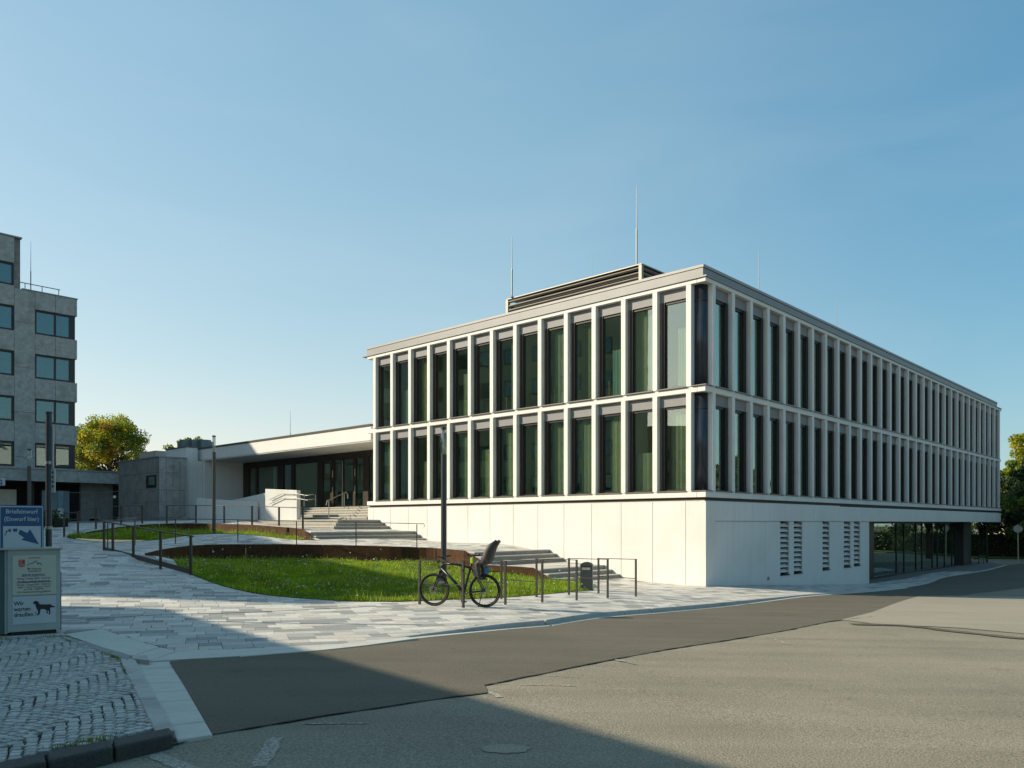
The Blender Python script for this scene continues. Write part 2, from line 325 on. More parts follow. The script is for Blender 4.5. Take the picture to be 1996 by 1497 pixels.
# ------------------------------------------------------------------ terrain heights
KT = [G(-250, 1262, .05), G(130, 1238, .05), G(290, 1284, .03), G(600, 1262, .0), G(818, 1233, -.03), G(992, 1211.6, -.05), G(1069, 1205.6, -.08), G(1131, 1195, -.12),
      G(1260, 1185, -.19), G(1360, 1177, -.29), G(1480, 1166, -.42), G(1575, 1157.5, -.58), G(1680, 1152, -.92), G(1759, 1144, -1.10),
      G(1807, 1135, -1.15), G(1838, 1124, -1.16), G(1917, 1111.5, -1.17), G(1958, 1101, -1.15)]
kerb_line = catmull(KT[2:], 5)
PP = list(KT[2:])+[G(300, 1240, .04), G(150, 1200, .12), G(500, 1200, .02), G(345, 1104, .42), G(372, 1118, .34), G(440, 1144, .18), G(520, 1160, .09), G(640, 1170, .03),
      G(740, 1173, .0), G(817, 1177, -.03), G(903, 1184.5, -.03), G(980, 1165, -.08), G(1157, 1151, -.2), G(1239, 1162.6, -.18), (6.506, 26.579, -.43), L(0, 3.3, -.32), L(-3.5, 3.3, -.30),
      L(0, 8.5, .74), L(-4, 8.8, .73), L(0, 13, .84), L(-5, 13, .85), G(600, 1063, .85), G(400, 1063, .88), G(283, 1080, .76), G(203, 1073, .82), G(300, 1053, .93), G(130, 1048, 1.0),
      L(-6.1, 17, 1.41), U(560, 1027, 34.8), U(500, 1024, 36.5), U(380, 1021, 41), U(260, 1025, 41), U(200, 1033, 39.5), L(-3.4, 20, 1.47), L(-3.4, 26, 1.83),
      (-20, 47, 1.85), (-19.9, 52, 1.98), (-27, 55, 1.9), (-35, 50, 1.7), (-14.5, 45, 1.88), (-25, 33, 1.25), (-30, 25, 1.0), (-14, 24, .72), (-12, 17, .28), (-9, 12.5, .12), (-20, 14, .5),
      L(15.5, 0, -1.20), L(6, 0, -.72), L(22, -1, -1.22), L(30, 0, -1.2), L(42, -1, -1.1), L(42, 6, -1.1), (45, 70, -1.1), (0, 70, 1), (-30, 72, 1.9), (-45, 30, 1.4)]
hP = TPS(PP)
def kh(i, n):                                            # kerb upstand along its length
    p = kerb_line[i]; px = CX+F*p.x/p.y
    return float(np.interp(px, [290, 700, 818, 1000, 1400, 1575, 1700, 1958], [.015, .02, .05, .105, .11, .05, .03, .03]))
KH = [kh(i, 0) for i in range(len(kerb_line))]
AA = [Vector((p.x, p.y, p.z-k)) for p, k in zip(kerb_line[::4], KH[::4])]+[G(335, 1440, -.02), Vector((-3.5, 5.5, -.05)), Vector((0, 5, -.04)), Vector((3.6, 5.5, -.04)), G(1996, 1300, -.2), G(1996, 1168, -.9),
      G(1600, 1230, -.22), Vector((0, -5, 0)), Vector((-12, 4, -.05)), Vector((-8, -12, 0)), Vector((15, 5, -.2)), Vector((20, -12, -.1)), Vector((35, 15, -.7)), Vector((25, 30, -1.05)),
      Vector((45, 45, -1.15)), Vector((60, 70, -1.15)), Vector((70, 30, -1.1)), Vector((40, 80, -1.15)), Vector((60, -10, -.5))]
hA = TPS(AA)
class Flat:
    pass
big = MB(); big.add([(-900, -900, -2.2), (900, -900, -2.2), (900, 900, -2.2), (-900, 900, -2.2)], [(0, 1, 2, 3)])
big.build('ground', M('distant_ground', (.10, .10, .06), .95, var=.3, scale=.05), kind='structure')

def scaled(p): return (p.x, p.y)
far_r = [(36, 62), (46, 70), (90, 84), (90, -45), (-45, -45), (-45, 3.0)]
cob_out = [G(130, 1241, .07), G(231, 1282, .05), G(268, 1340, .05), G(312, 1418, .05), G(150, 1452, .06), G(0, 1486, .07), G(-420, 1570, .08)]
road_out = [scaled(p) for p in kerb_line]+far_r+[(-9, 4.6), tuple(G(0, 1492, -.03)[:2]), tuple(G(330, 1432, -.02)[:2]), tuple(G(415, 1430, 0)[:2]), tuple(G(330, 1294, 0)[:2])]
sheet('asphalt_road', road_out, hA, 1.2, 0, ASPH, kind='structure')

# newer, darker asphalt along the kerb, bleached areas and seams
b1 = [G(x, y, -.03) for x, y in ((250, 1478), (415, 1436), (560, 1412), (700, 1390), (850, 1366), (952, 1352))]
b1 += [G(945, 1341, -.05), G(1060, 1318, -.07), G(1180, 1293, -.1), G(1300, 1270, -.14), G(1420, 1251, -.18), G(1540, 1232, -.25), G(1618, 1215, -.33), G(1700, 1205, -.4)]
tail = [G(1800, 1178, -.62), G(1840, 1165, -.8), G(1900, 1152, -.95), G(1996, 1140, -1.02), (27, 33), (33, 44), (36, 56)]
kin = []
for i, p in enumerate(kerb_line):
    d = (kerb_line[min(i+1, len(kerb_line)-1)]-kerb_line[max(i-1, 0)]); nrm = Vector((d.y, -d.x, 0)).normalized(); kin.append((p+nrm*.16))
patch = [tuple(G(330, 1294, 0)[:2])]+[(p.x, p.y) for p in kin[1:]]+[tuple(p[:2]) for p in tail[::-1]]+[tuple(p[:2]) for p in b1[::-1]]+[tuple(G(338, 1440, -.02)[:2]), tuple(G(414, 1431, -.02)[:2])]
sheet('dark_asphalt_strip', patch, hA, .6, .007, ASPD, kind='structure')
l1 = [G(1790, 1161, -.8), G(1850, 1158, -.85), G(1996, 1163, -.95), (19, 26.5), (22, 20), (14, 13.5), tuple(G(1996, 1240, -.35)), G(1870, 1228, -.35), G(1700, 1219, -.33), G(1640, 1212, -.36), G(1700, 1196, -.45), G(1762, 1172, -.65)]
sheet('bleached_asphalt', [tuple(p[:2]) for p in l1], hA, .6, .011, ASPL, kind='structure')
def ribbon(name, pts, w, h, lift, mat, jitter=0., **k):
    m = MB(); P = []
    for i, p in enumerate(pts):
        d = Vector(pts[min(i+1, len(pts)-1)][:2])-Vector(pts[max(i-1, 0)][:2]); n = Vector((-d.y, d.x)).normalized()
        a = w/2+random.uniform(-jitter, jitter); b = w/2+random.uniform(-jitter, jitter)
        for q in ((p[0]+n.x*a, p[1]+n.y*a), (p[0]-n.x*b, p[1]-n.y*b)): P.append((q[0], q[1], h(*q)+lift))
    m.add(P, [(2*i, 2*i+1, 2*i+3, 2*i+2) if 0 else (2*i+1, 2*i+3, 2*i+2, 2*i) for i in range(len(pts)-1)])
    return m.build(name, mat, **k)
def dens(pts, st=.15):
    out = []
    for a, b in zip(pts[:-1], pts[1:]):
        a, b = Vector(a[:2]), Vector(b[:2]); n = max(1, int((b-a).length/st)); out += [a+(b-a)*i/n for i in range(n)]
    return out+[Vector(pts[-1][:2])]
ribbon('asphalt_seam', dens(b1[:6]), .022, hA, .012, ASPS, .016, kind='structure')
ribbon('asphalt_seam', dens(b1[6:]), .018, hA, .012, ASPS, .014, kind='structure')
ribbon('asphalt_seam', dens(catmull([G(1660, 1222, -.33), G(1760, 1224, -.34), G(1870, 1237, -.33), G(1996, 1250, -.32)], 6), .3), .28, hA, .015, ASPD, .05, kind='structure')
# worn road paint
def mark(pts, w, j=.02, up=False): ribbon('road_marking', dens([G(x, y, -.04) for x, y in pts], .1), w if w > .1 else w*.7, hA, .0045 if not up else .013, PAINT, j, kind='structure')
mark([(300, 1474), (420, 1520)], .12, .015); mark([(540, 1443), (505, 1497)], .13, .02); mark([(590, 1417), (720, 1415)], .03, .012); mark([(950, 1350), (975, 1362)], .08, .03)
mark([(960, 1336), (1120, 1337)], .03, .012); mark([(1200, 1281), (1240, 1291)], .06, .03, True); mark([(1508, 1229), (1540, 1240)], .07, .03); mark([(1040, 1316), (1130, 1320)], .02, .01)
mark([(1510, 1228), (1620, 1227)], .03, .012); mark([(1690, 1266), (1730, 1270)], .03, .012)
m = MB(); p = G(985, 1462, -.04)
m.add([(p.x+.19*math.cos(a)*random.uniform(.85, 1.1), p.y+.13*math.sin(a)*random.uniform(.85, 1.1), hA(p.x, p.y)+.005) for a in [i*math.pi/10 for i in range(20)]], [tuple(range(20))])
m.build('asphalt_patch', ASPL, kind='structure')

# ------------------------------------------------------------------ lawns and corten edges: plan lines
lw1_front = [G(283, 1080, .76), G(338, 1093, .56), G(352, 1108, .42), G(385, 1124, .31), G(440, 1144, .18), G(520, 1160, .09), G(640, 1170, .03), G(740, 1173, 0), G(817, 1171, -.02), G(900, 1168, -.05), G(980, 1165, -.08), G(1080, 1159, -.14), G(1157, 1151, -.2)]
lw1_back = [G(1157, 1151, -.2), G(1150, 1141, -.22), L(-2.6, 2.9, -.28), L(-3.65, 3.5, -.30), L(-3.75, 4.4, .16), L(-4.2, 6.15, .21), L(-4.35, 7.15, .69), L(-4.2, 9.0, .74), G(760, 1066, .80), G(600, 1062.5, .86), G(500, 1062, .88), G(400, 1063, .88), G(330, 1070, .83), G(283, 1080, .76)]
lw1_f = catmull(lw1_front, 5); lw1_b = catmull(lw1_back[:3], 4)+lw1_back[3:7]+catmull(lw1_back[6:], 5)[1:]
LAWN1 = [(p.x, p.y) for p in lw1_f[:-1]]+[(p.x, p.y) for p in lw1_b[:-1]]
hL1 = TPS([tuple(p) for p in lw1_front[3:]]+[(*lw1_front[2][:2], .40), (*lw1_front[1][:2], .45), (*lw1_front[0][:2], .55),
      (*L(-2.6, 2.9)[:2], -.27), (*L(-3.65, 3.5)[:2], -.25), (*L(-4.2, 6.15)[:2], -.02), (*L(-4.35, 7.15)[:2], .08), (*L(-4.2, 9.0)[:2], .2), (*G(760, 1066, .8)[:2], .24), (*G(600, 1062.5, .86)[:2], .27), (*G(400, 1063, .88)[:2], .36), (*G(330, 1070, .83)[:2], .45)])
lw2_front = [G(130, 1048, 1.0), G(200, 1051, .97), G(300, 1053, .93), G(400, 1056, .91), G(480, 1058.5, .88), G(560, 1060, .87), G(625, 1060, .86)]
lw2_back = [G(625, 1060, .86), L(-5.75, 14.6, 1.0), L(-5.8, 15.2, 1.36), U(590, 1031.5, 33.8), U(500, 1024.5, 36.5), U(430, 1022, 38.7), U(380, 1021, 40.5), U(320, 1021.5, 41), U(260, 1025, 40.5), U(200, 1033, 39.3), U(150, 1042, 38.3), G(130, 1048, 1.0)]
lw2_f = catmull(lw2_front, 4); lw2_b = lw2_back[:4]+catmull(lw2_back[3:], 4)[1:]
LAWN2 = [(p.x, p.y) for p in lw2_f[:-1]]+[(p.x, p.y) for p in lw2_b[:-1]]
hL2 = TPS([tuple(p) for p in lw2_front]+[(*lw2_back[2][:2], .95), (*lw2_back[3][:2], 1.05), (*lw2_back[4][:2], 1.18), (*lw2_back[6][:2], 1.26), (*lw2_back[8][:2], 1.3), (*lw2_back[10][:2], 1.08)])
sheet('lawn', LAWN1, hL1, .8, 0, SOIL, kind='structure'); sheet('lawn', LAWN2, hL2, .8, 0, SOIL, kind='structure')

def wall_strip(name, pts, top, bot, th, mat, parent=None, **k):
    m = MB(); n = len(pts); vs = []
    for i, p in enumerate(pts):
        d = Vector(pts[min(i+1, n-1)][:2])-Vector(pts[max(i-1, 0)][:2]); q = Vector((-d.y, d.x)).normalized()*th/2
        zt, zb = top(i, p), bot(i, p)
        vs += [(p[0]+q.x, p[1]+q.y, zb), (p[0]+q.x, p[1]+q.y, zt), (p[0]-q.x, p[1]-q.y, zt), (p[0]-q.x, p[1]-q.y, zb)]
    fs = []
    for i in range(n-1):
        a, b = 4*i, 4*(i+1); fs += [(a, a+1, b+1, b), (a+1, a+2, b+2, b+1), (a+2, a+3, b+3, b+2), (a+3, a, b, b+3)]
    fs += [(0, 3, 2, 1), (4*n-4, 4*n-3, 4*n-2, 4*n-1)]
    m.add(vs, fs); return m.build(name, mat, parent, **k)
def corten(label, pts, hl, cuts):
    r = thing('retaining_wall', label, 'retaining wall', (0, 0, 0))
    n = len(pts)
    for a, b in zip(cuts[:-1], cuts[1:]):
        seg = pts[a:b+1]
        if len(seg) < 2: continue
        if a: seg = [seg[0]+(seg[1]-seg[0]).normalized()*.012]+list(seg[1:])
        wall_strip('steel_panel', seg, lambda i, p: p[2]+.025, lambda i, p: min(hl(p[0], p[1])-.12, p[2]-.15), .022, CORT, r)
n1 = len(lw1_b)
corten('curved rusty steel edge behind the front lawn, below the middle path', lw1_b[5:], hL1, list(range(0, n1-5, 7))+[n1-6])
n2 = len(lw2_b)
corten('curved rusty steel edge behind the upper lawn round the second lamp', lw2_b, hL2, list(range(0, n2, 6))+[n2-1])
wall_strip('lawn_edging', lw1_f[8:], lambda i, p: hP(p[0], p[1])+.012, lambda i, p: p[2]-.2, .012, CORT, label='thin rusty strip along the front rim of the front lawn', cat='edging')
wall_strip('lawn_edging', lw2_f, lambda i, p: hP(p[0], p[1])+.012, lambda i, p: p[2]-.2, .012, CORT, label='thin rusty strip along the lower rim of the upper lawn', cat='edging')

# ------------------------------------------------------------------ stairs
STW = []                                                # plan areas covered by stairs (no paving there)
def poly_l(x0, x1, t0, t1): return [tuple(L(x, t)[:2]) for x, t in ((x0, t0), (x1, t0), (x1, t1), (x0, t1))]
def stairs(label, specs, z0):
    """specs: (x0, x1, t0, t1, ztop, zbot) boxes in the building frame"""
    r = thing('staircase', label, 'steps', L(0, 0, 0), ROT, group=None)
    for x0, x1, t0, t1, zt, zb in specs:
        ln = x1-x0 if x1-x0 > t1-t0 else t1-t0; n = max(1, round(ln/2.0))
        for k in range(n):
            m = MB()
            if x1-x0 > t1-t0:
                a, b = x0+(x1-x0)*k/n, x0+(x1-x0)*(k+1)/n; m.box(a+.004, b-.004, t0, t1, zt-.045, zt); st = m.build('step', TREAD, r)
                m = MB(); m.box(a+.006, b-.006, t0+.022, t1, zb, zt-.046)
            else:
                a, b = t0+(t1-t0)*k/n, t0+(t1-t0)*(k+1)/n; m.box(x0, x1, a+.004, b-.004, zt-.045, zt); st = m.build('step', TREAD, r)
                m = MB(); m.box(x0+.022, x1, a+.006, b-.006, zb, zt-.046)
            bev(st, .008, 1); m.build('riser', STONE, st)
    return r
stairs('three long stone steps at the foot of the stair, nearest the litter bin', [(-3.62, 0, 3.5+.34*k, 3.5+.34*(k+1)-.003 if k < 2 else 4.56, -.32+.155*(k+1), -.7) for k in range(3)], 0)
stairs('three stone steps above the lowest landing, beside the white wall', [(-4.15, 0, 6.18+.34*k, 6.18+.34*(k+1)-.003 if k < 2 else 7.25, .20+.153*(k+1), -.2) for k in range(3)], 0)
stairs('three wide stone steps leading off the middle landing', [(-5.6, 0, 14.35+.37*k, 14.35+.37*(k+1)-.003 if k < 2 else 15.5, .84+.163*(k+1), .3) for k in range(3)], 0)
sp = []
for k in range(3): 
    sp.append((-3.15+.36*k, 0, 17.03+.37*k, 17.03+.37*(k+1)-.003 if k < 2 else 18.2, 1.41+.15*(k+1), .9))
    sp.append((-3.15+.36*k, -3.15+.36*(k+1)-.003 if k < 2 else -2.1, 17.03+.37*(k+1) if k < 2 else 18.203, 27.5, 1.41+.15*(k+1), .9))
stairs('three stone steps turning the corner below the entrance stair', sp, 0)
stairs('top flight of stone steps in front of the glass entrance doors', [(.02+.33*k, .02+.33*(k+1)-.003 if k < 4 else 3.0, 18.85, 29.0, 1.86+.1426*(k+1), 1.2) for k in range(5)], 0)
STW += [poly_l(-3.62, 0, 3.5, 4.4), poly_l(-4.15, 0, 6.18, 7.15), poly_l(-5.6, 0, 14.35, 15.4), poly_l(-3.15, 0, 17.03, 18.2), poly_l(-3.15, -2.1, 18.1, 27.5), poly_l(0, 3, 18.8, 29)]
# landings
def landing(x0, x1, t0, t1, z0, z1, lab):
    me = MB(); n = 0; r = thing('landing', lab, 'paving', L(0, 0, 0), ROT)
    t = t0; k = 0
    while t < t1-.02:
        tn = min(t+.3, t1)
        if t1-tn < .12: tn = t1
        x = x0; 
        while x < x1-.02:
            xn = min(x+random.choice((.45, .6, .75, .9)), x1)
            if x1-xn < .2: xn = x1
            za, zb = z0+(z1-z0)*(t-t0)/(t1-t0), z0+(z1-z0)*(tn-t0)/(t1-t0)
            q = MB(); q.prism([(x+.004, t+.004), (xn-.004, t+.004), (xn-.004, tn-.004), (x+.004, tn-.004)], z0-.4, [za, za, zb, zb]); q.build('paving_stone', random.choice(PAVE), r); x = xn
        t = tn
landing(-3.72, 0, 4.563, 6.177, .145, .195, 'narrow paved landing between the two lowest flights')
landing(-5.1, 0, 15.503, 17.027, 1.33, 1.41, 'paved landing below the turning flight of steps')
landing(-2.097, 0, 18.203, 27.5, 1.86, 1.862, 'paved platform at the foot of the entrance stair')
STW += [poly_l(-3.72, 0, 4.4, 6.18), poly_l(-5.1, 0, 15.4, 17.03), poly_l(-2.1, 0, 18.2, 27.5)]

# ------------------------------------------------------------------ paving
pav_out = [scaled(p) for p in kerb_line]+[(36, 62), (46, 76), (-62, 76), (-62, 18)]+[(-30, 14.2), tuple(G(-250, 1262, .05)[:2]), tuple(G(130, 1240, .05)[:2]), tuple(G(290, 1286, .03)[:2])]
HOLES = [LAWN1, LAWN2]
pav = sheet('pavement', pav_out, hP, .8, -.028, JOINT, holes=[[(p[0], p[1]) for p in LAWN1], [(p[0], p[1]) for p in LAWN2]], kind='structure')
BLD = poly_l(-.02, 30, -0.02, 18.8)
def clip_poly(P, a, b, keep_left=True):
    out = []; n = len(P); nx, ny = -(b[1]-a[1]), b[0]-a[0]
    sg = 1 if keep_left else -1
    D = [sg*((p[0]-a[0])*nx+(p[1]-a[1])*ny) for p in P]
    for i in range(n):
        j = (i+1) % n
        if D[i] >= 0: out.append(P[i])
        if (D[i] >= 0) != (D[j] >= 0):
            u = D[i]/(D[i]-D[j]); out.append((P[i][0]+(P[j][0]-P[i][0])*u, P[i][1]+(P[j][1]-P[i][1])*u))
    return out
slope = rad(22); ux, uy = math.cos(slope), math.sin(slope)
tiles = []; holes_all = [LAWN1, LAWN2, BLD]+STW
regs = [(pav_out, True)]+[(h, False) for h in holes_all]
def bb(P): return min(p[0] for p in P), max(p[0] for p in P), min(p[1] for p in P), max(p[1] for p in P)
regs = [(p, k, bb(p)) for p, k in regs]
ROWH = .30
tone = []
# tactile strip and light slabs at the dropped kerb replace tiles there
tac_poly = [tuple(G(x, y, .05)[:2]) for x, y in ((122, 1237), (196, 1229), (345, 1266), (600, 1252), (790, 1232), (818, 1233), (600, 1263), (290, 1286))]
for r in range(-40, 190):
    v = r*ROWH; u = -50+random.uniform(0, .6)
    if r > 150: continue
    while u < 60:
        w = random.choice((.3, .3, .4, .4, .5)); a, b = u, u+w; u = b
        cx, cy = (a+b)/2*ux-(v+.15)*uy, (a+b)/2*uy+(v+.15)*ux+6
        if cy < 8.8 or cy > 47 or abs(cx) > .70*cy+1.5: continue
        if cy > 34 and cx > 8 and 0: continue
        P = [(q*ux-s*uy, q*uy+s*ux+6) for q, s in ((a+.004, v+.004), (b-.004, v+.004), (b-.004, v+ROWH-.004), (a+.004, v+ROWH-.004))]
        bad = False
        for poly, keep, (x0, x1, y0, y1) in regs+[(tac_poly, False, bb(tac_poly))]:
            if cx < x0-1 or cx > x1+1 or cy < y0-1 or cy > y1+1:
                if keep: bad = True; break
                continue
            ins = [inside(p[0], p[1], poly) for p in P]
            if all(i == keep for i in ins): continue
            if all(i != keep for i in ins): bad = True; break
            best = None                               # crosses the outline: trim at its nearest edge
            for i in range(len(poly)):
                e, g = poly[i], poly[(i+1) % len(poly)]; dx, dy = g[0]-e[0], g[1]-e[1]; l2 = dx*dx+dy*dy
                if l2 < 1e-9: continue
                q = max(0, min(1, ((cx-e[0])*dx+(cy-e[1])*dy)/l2)); d = (cx-e[0]-q*dx)**2+(cy-e[1]-q*dy)**2
                if best is None or d < best[0]: best = (d, e, g)
            _, e, g = best; mx, my = (e[0]+g[0])/2, (e[1]+g[1])/2; dx, dy = g[0]-e[0], g[1]-e[1]; ll = math.hypot(dx, dy)
            left_in = inside(mx-dy/ll*.01, my+dx/ll*.01, poly)
            P = clip_poly(P, e, g, left_in == keep)
            if len(P) < 3: bad = True; break
        if bad or len(P) < 3: continue
        area = abs(sum(P[i][0]*P[(i+1) % len(P)][1]-P[(i+1) % len(P)][0]*P[i][1] for i in range(len(P))))/2
        if area < .004: continue
        tiles.append((cy*cy+cx*cx, P))
tiles.sort(key=lambda t: t[0])
allx = np.array([p[0] for _, P in tiles for p in P]); ally = np.array([p[1] for _, P in tiles for p in P]); allz = hP.arr(allx, ally)
rest = MB(); k = 0
random.seed(3)
for i, (d, P) in enumerate(tiles):
    z = [float(q) for q in allz[k:k+len(P)]]; k += len(P); mi = random.choices(range(5), (5, 4, 3, 3, 3))[0]; lift = random.uniform(-.0015, .0015)
    z = [q+lift for q in z]
    if i < 300:
        m = MB(); m.prism(P, [q-.05 for q in z], z); m.build('paving_stone', PAVE[mi], pav)
    else: rest.prism(P, [q-.03 for q in z], z, mi)
rest.build('paving_stones', PAVE, pav, kind='stuff')
print('tiles', len(tiles))
# light slabs and ribbed tactile slabs at the dropped kerb
LS = M('light_slab', (.50, .485, .43), .75, var=.06, scale=5, stain=(2, (.40, .39, .35), .5)); TAC = M('tactile_slab', (.60, .58, .52), .7, var=.05)
def quad_slab(poly, mat, name='light_slab', dz=.003, ribs=0, parent=pav):
    m = MB(); A = [Vector((*p, hP(*p)+dz)) for p in poly]
    m.prism([p[:2] for p in A], [p.z-.05 for p in A], [p.z for p in A])
    if ribs:
        for k in range(ribs):
            u = (k+.5)/ribs; a = A[0].lerp(A[1], u); b = A[3].lerp(A[2], u); a2 = a.lerp(b, .04); b2 = a.lerp(b, .96)
            m.beam(a2+Vector((0, 0, .003)), b2+Vector((0, 0, .003)), .012, .008)
    m.build(name, mat, parent)
def strip_slabs(A, B, n, mat, name='light_slab', ribs=0):
    for k in range(n):
        def at(P, u):
            q = u*(len(P)-1); i = min(int(q), len(P)-2); return Vector(P[i]).lerp(Vector(P[i+1]), q-i)
        e = .004
        poly = [at(A, (k+e)/n), at(A, (k+1-e)/n), at(B, (k+1-e)/n), at(B, (k+e)/n)]
        quad_slab([tuple(p[:2]) for p in poly], mat, name, ribs=ribs)
g2 = lambda x, y: tuple(G(x, y, .05)[:2])
strip_slabs([g2(126, 1239), g2(254, 1277)], [g2(196, 1229), g2(310, 1259)], 4, TAC, 'tactile_slab', ribs=7)
strip_slabs([g2(256, 1277.5), g2(290, 1285)], [g2(312, 1259.5), g2(345, 1266)], 1, LS)
strip_slabs([g2(291, 1285.3), g2(450, 1274.5), g2(600, 1262.5), g2(705, 1250), g2(815, 1233.5)], [g2(346, 1266.3), g2(470, 1260), g2(600, 1252), g2(700, 1243), g2(790, 1232)], 9, LS)
# drain slot
dr = [Vector(G(x, y, z)) for x, y, z in ((118, 1212, .1), (300, 1202.5, .05), (500, 1193, .03), (700, 1183.5, .0), (812, 1178.5, -.02))]
ribbon('drain_slot', dens(dr, .5), .035, hP, .004, M('drain_metal', (.03, .03, .028), .6, metal=.5), 0, kind='structure')
# kerb stones and gutter
kr = thing('kerb', None, None); kr['kind'] = 'structure'
cum = [0]
for a, b in zip(kerb_line[:-1], kerb_line[1:]): cum.append(cum[-1]+(b-a).length)
def kat(s):
    i = max(0, min(len(cum)-2, int(np.searchsorted(cum, s))-1)); u = (s-cum[i])/(cum[i+1]-cum[i]); return kerb_line[i].lerp(kerb_line[i+1], u), KH[i]+(KH[i+1]-KH[i])*u
s = 0
while s < cum[-1]-.5:
    e = min(s+1.0, cum[-1]); (a, ka), (b, kb) = kat(s+.003), kat(e-.003); d = (b-a).normalized(); n = Vector((d.y, -d.x, 0)).normalized()*.14
    m = MB(); top = .004
    m.prism([(a+n)[:2], (b+n)[:2], b[:2], a[:2]][::1], [a.z-.3, b.z-.3, b.z-.3, a.z-.3], [a.z+top-.006, b.z+top-.006, b.z+top, a.z+top])
    bev(m.build('kerb_stone', KERBM, kr), .016, 2)
    if s > 0 and e < 34:
        m = MB(); n2 = n*2.1; za, zb = hA(*(a+n2)[:2]), hA(*(b+n2)[:2])
        m.prism([(a+n2)[:2], (b+n2)[:2], (b+n*1.02)[:2], (a+n*1.02)[:2]], [za-.1, zb-.1, zb-.1, za-.1], [za+.012, zb+.012, zb+.014, za+.014]); m.build('gutter_slab', LS, kr)
    s = e
# ------------------------------------------------------------------ cobbled corner (lower left)
hC = TPS([(p.x, p.y, p.z) for p in cob_out]+[(-6, 8, .08)])
cobpoly = [(p.x, p.y) for p in catmull(cob_out[:4], 4)]+[(p.x, p.y) for p in cob_out[4:]]+[(-12, 5.2), (-12, 9.2)]
left = [g2(-420, 1262), g2(-100, 1252)]
cobpoly = [(p.x, p.y) for p in catmull(cob_out[:4], 4)]+[tuple(p[:2]) for p in cob_out[4:]]+[tuple(G(-420, 1262, .06)[:2]), tuple(G(-50, 1245, .06)[:2])]
cob = sheet('cobbled_pavement', cobpoly, hC, .5, -.028, M('sett_joint', (.03, .03, .022), .95, var=.4, scale=30), kind='structure')
setts = []
W = .82; SZ = .082
for col in range(-16, 3):                                # segmental arcs
    for row in range(0, 110):
        v0 = 4.6+row*SZ*1.13
        for q in range(-5, 6):
            ang = q*.121+(.055 if row % 2 else 0); x = col*W+math.sin(ang)*.75; y = v0+math.cos(ang)*.75-.75
            if abs(x-col*W) > W/2: continue
            setts.append((x-.2*0, y, -ang))
ss = []
for x, y, a in setts:
    if abs(x) > .70*y+.8: continue
    if not inside(x, y, cobpoly) : continue
    dmin = 9
    ss.append((math.hypot(x, y), x+random.uniform(-.006, .006), y+random.uniform(-.006, .006), a+random.uniform(-.12, .12)))
ss.sort(); rest = MB(); zz = hC.arr([s[1] for s in ss], [s[2] for s in ss]) if ss else []
def sett(m, x, y, z, a, mi=0):
    w, h = SZ*random.uniform(.88, 1.04)/2, SZ*random.uniform(.84, .98)/2; c, sn = math.cos(a), math.sin(a); P = []
    for sx, sy in ((-1, -1), (1, -1), (1, 1), (-1, 1)):
        px, py = sx*w*random.uniform(.84, 1.04), sy*h*random.uniform(.84, 1.04); P.append((x+px*c-py*sn, y+px*sn+py*c))
    z += random.uniform(-.002, .002); tl = random.uniform(-.0015, .0015); T = [(x+(p[0]-x)*.9, y+(p[1]-y)*.9, z+.002+tl*(1 if k_ < 2 else -1)) for k_, p in enumerate(P)]
    B = [(p[0], p[1], z-.004) for p in P]; D = [(p[0], p[1], z-.05) for p in P]
    m.add(D+B+T, [(0, 1, 5, 4), (1, 2, 6, 5), (2, 3, 7, 6), (3, 0, 4, 7), (4, 5, 9, 8), (5, 6, 10, 9), (6, 7, 11, 10), (7, 4, 8, 11), (8, 9, 10, 11)], mi)
for i, (d, x, y, a) in enumerate(ss):
    mi = random.choices(range(4), (4, 3, 3, 1))[0]
    if i < 300: m = MB(); sett(m, x, y, float(zz[i]), a); m.build('cobblestone', SETT[mi], cob)
    else: sett(rest, x, y, float(zz[i]), a, mi)
rest.build('cobblestones', SETT, cob, kind='stuff'); print('setts', len(ss))
def slabs(name, A, B, n, mat, z, hh, label=None, cat=None, gap=.006, bw=.01, kind=None, parentname=None):
    r = thing(parentname, label, cat); 
    if kind: r['kind'] = kind
    for k in range(n):
        a0, a1 = Vector(A[0]).lerp(Vector(A[1]), (k)/n), Vector(A[0]).lerp(Vector(A[1]), (k+1)/n)
        b0, b1 = Vector(B[0]).lerp(Vector(B[1]), (k)/n), Vector(B[0]).lerp(Vector(B[1]), (k+1)/n)
        d = (a1-a0).normalized()*gap; P = [a0+d, a1-d, b1-d, b0+d]
        m = MB(); m.prism([tuple(p[:2]) for p in P], [z-.3]*4, [z+random.uniform(-.002, .002)]*4); bev(m.build(name, mat, r), bw, 2)
    return r
def gz(x, y, z): return Vector(G(x, y, z)[:2]).to_3d()
slabs('kerb_stone', (gz(232, 1283, .06), gz(302, 1424, .06)), (gz(262, 1282, .06), gz(342, 1424, .06)), 3, KERBM, .062, 0, kind='structure', parentname='kerb_corner')
slabs('concrete_slab', (gz(262, 1288, .02), gz(345, 1440, .02)), (gz(332, 1288, .02), gz(415, 1430, .02)), 8, LS, .012, 0, kind='structure', parentname='gutter_strip')
slabs('kerb_stone', (gz(-420, 1590, .09), gz(338, 1434, .07)), (gz(-420, 1566, .09), gz(333, 1415, .09)), 5, GRAN, .085, 0, kind='structure', parentname='granite_kerb', bw=.02)
slabs('kerb_stone', (gz(256, 1285, .06), gz(292, 1289, .06)), (gz(256, 1278, .06), gz(288, 1279, .06)), 1, KERBM, .075, 0, kind='structure', parentname='kerb_end')
slabs('dark_slab', (gz(118, 1243, .06), gz(250, 1287, .06)), (gz(125, 1240, .06), gz(258, 1278, .06)), 4, PAVE[3], .064, 0, kind='structure', parentname='slab_border')

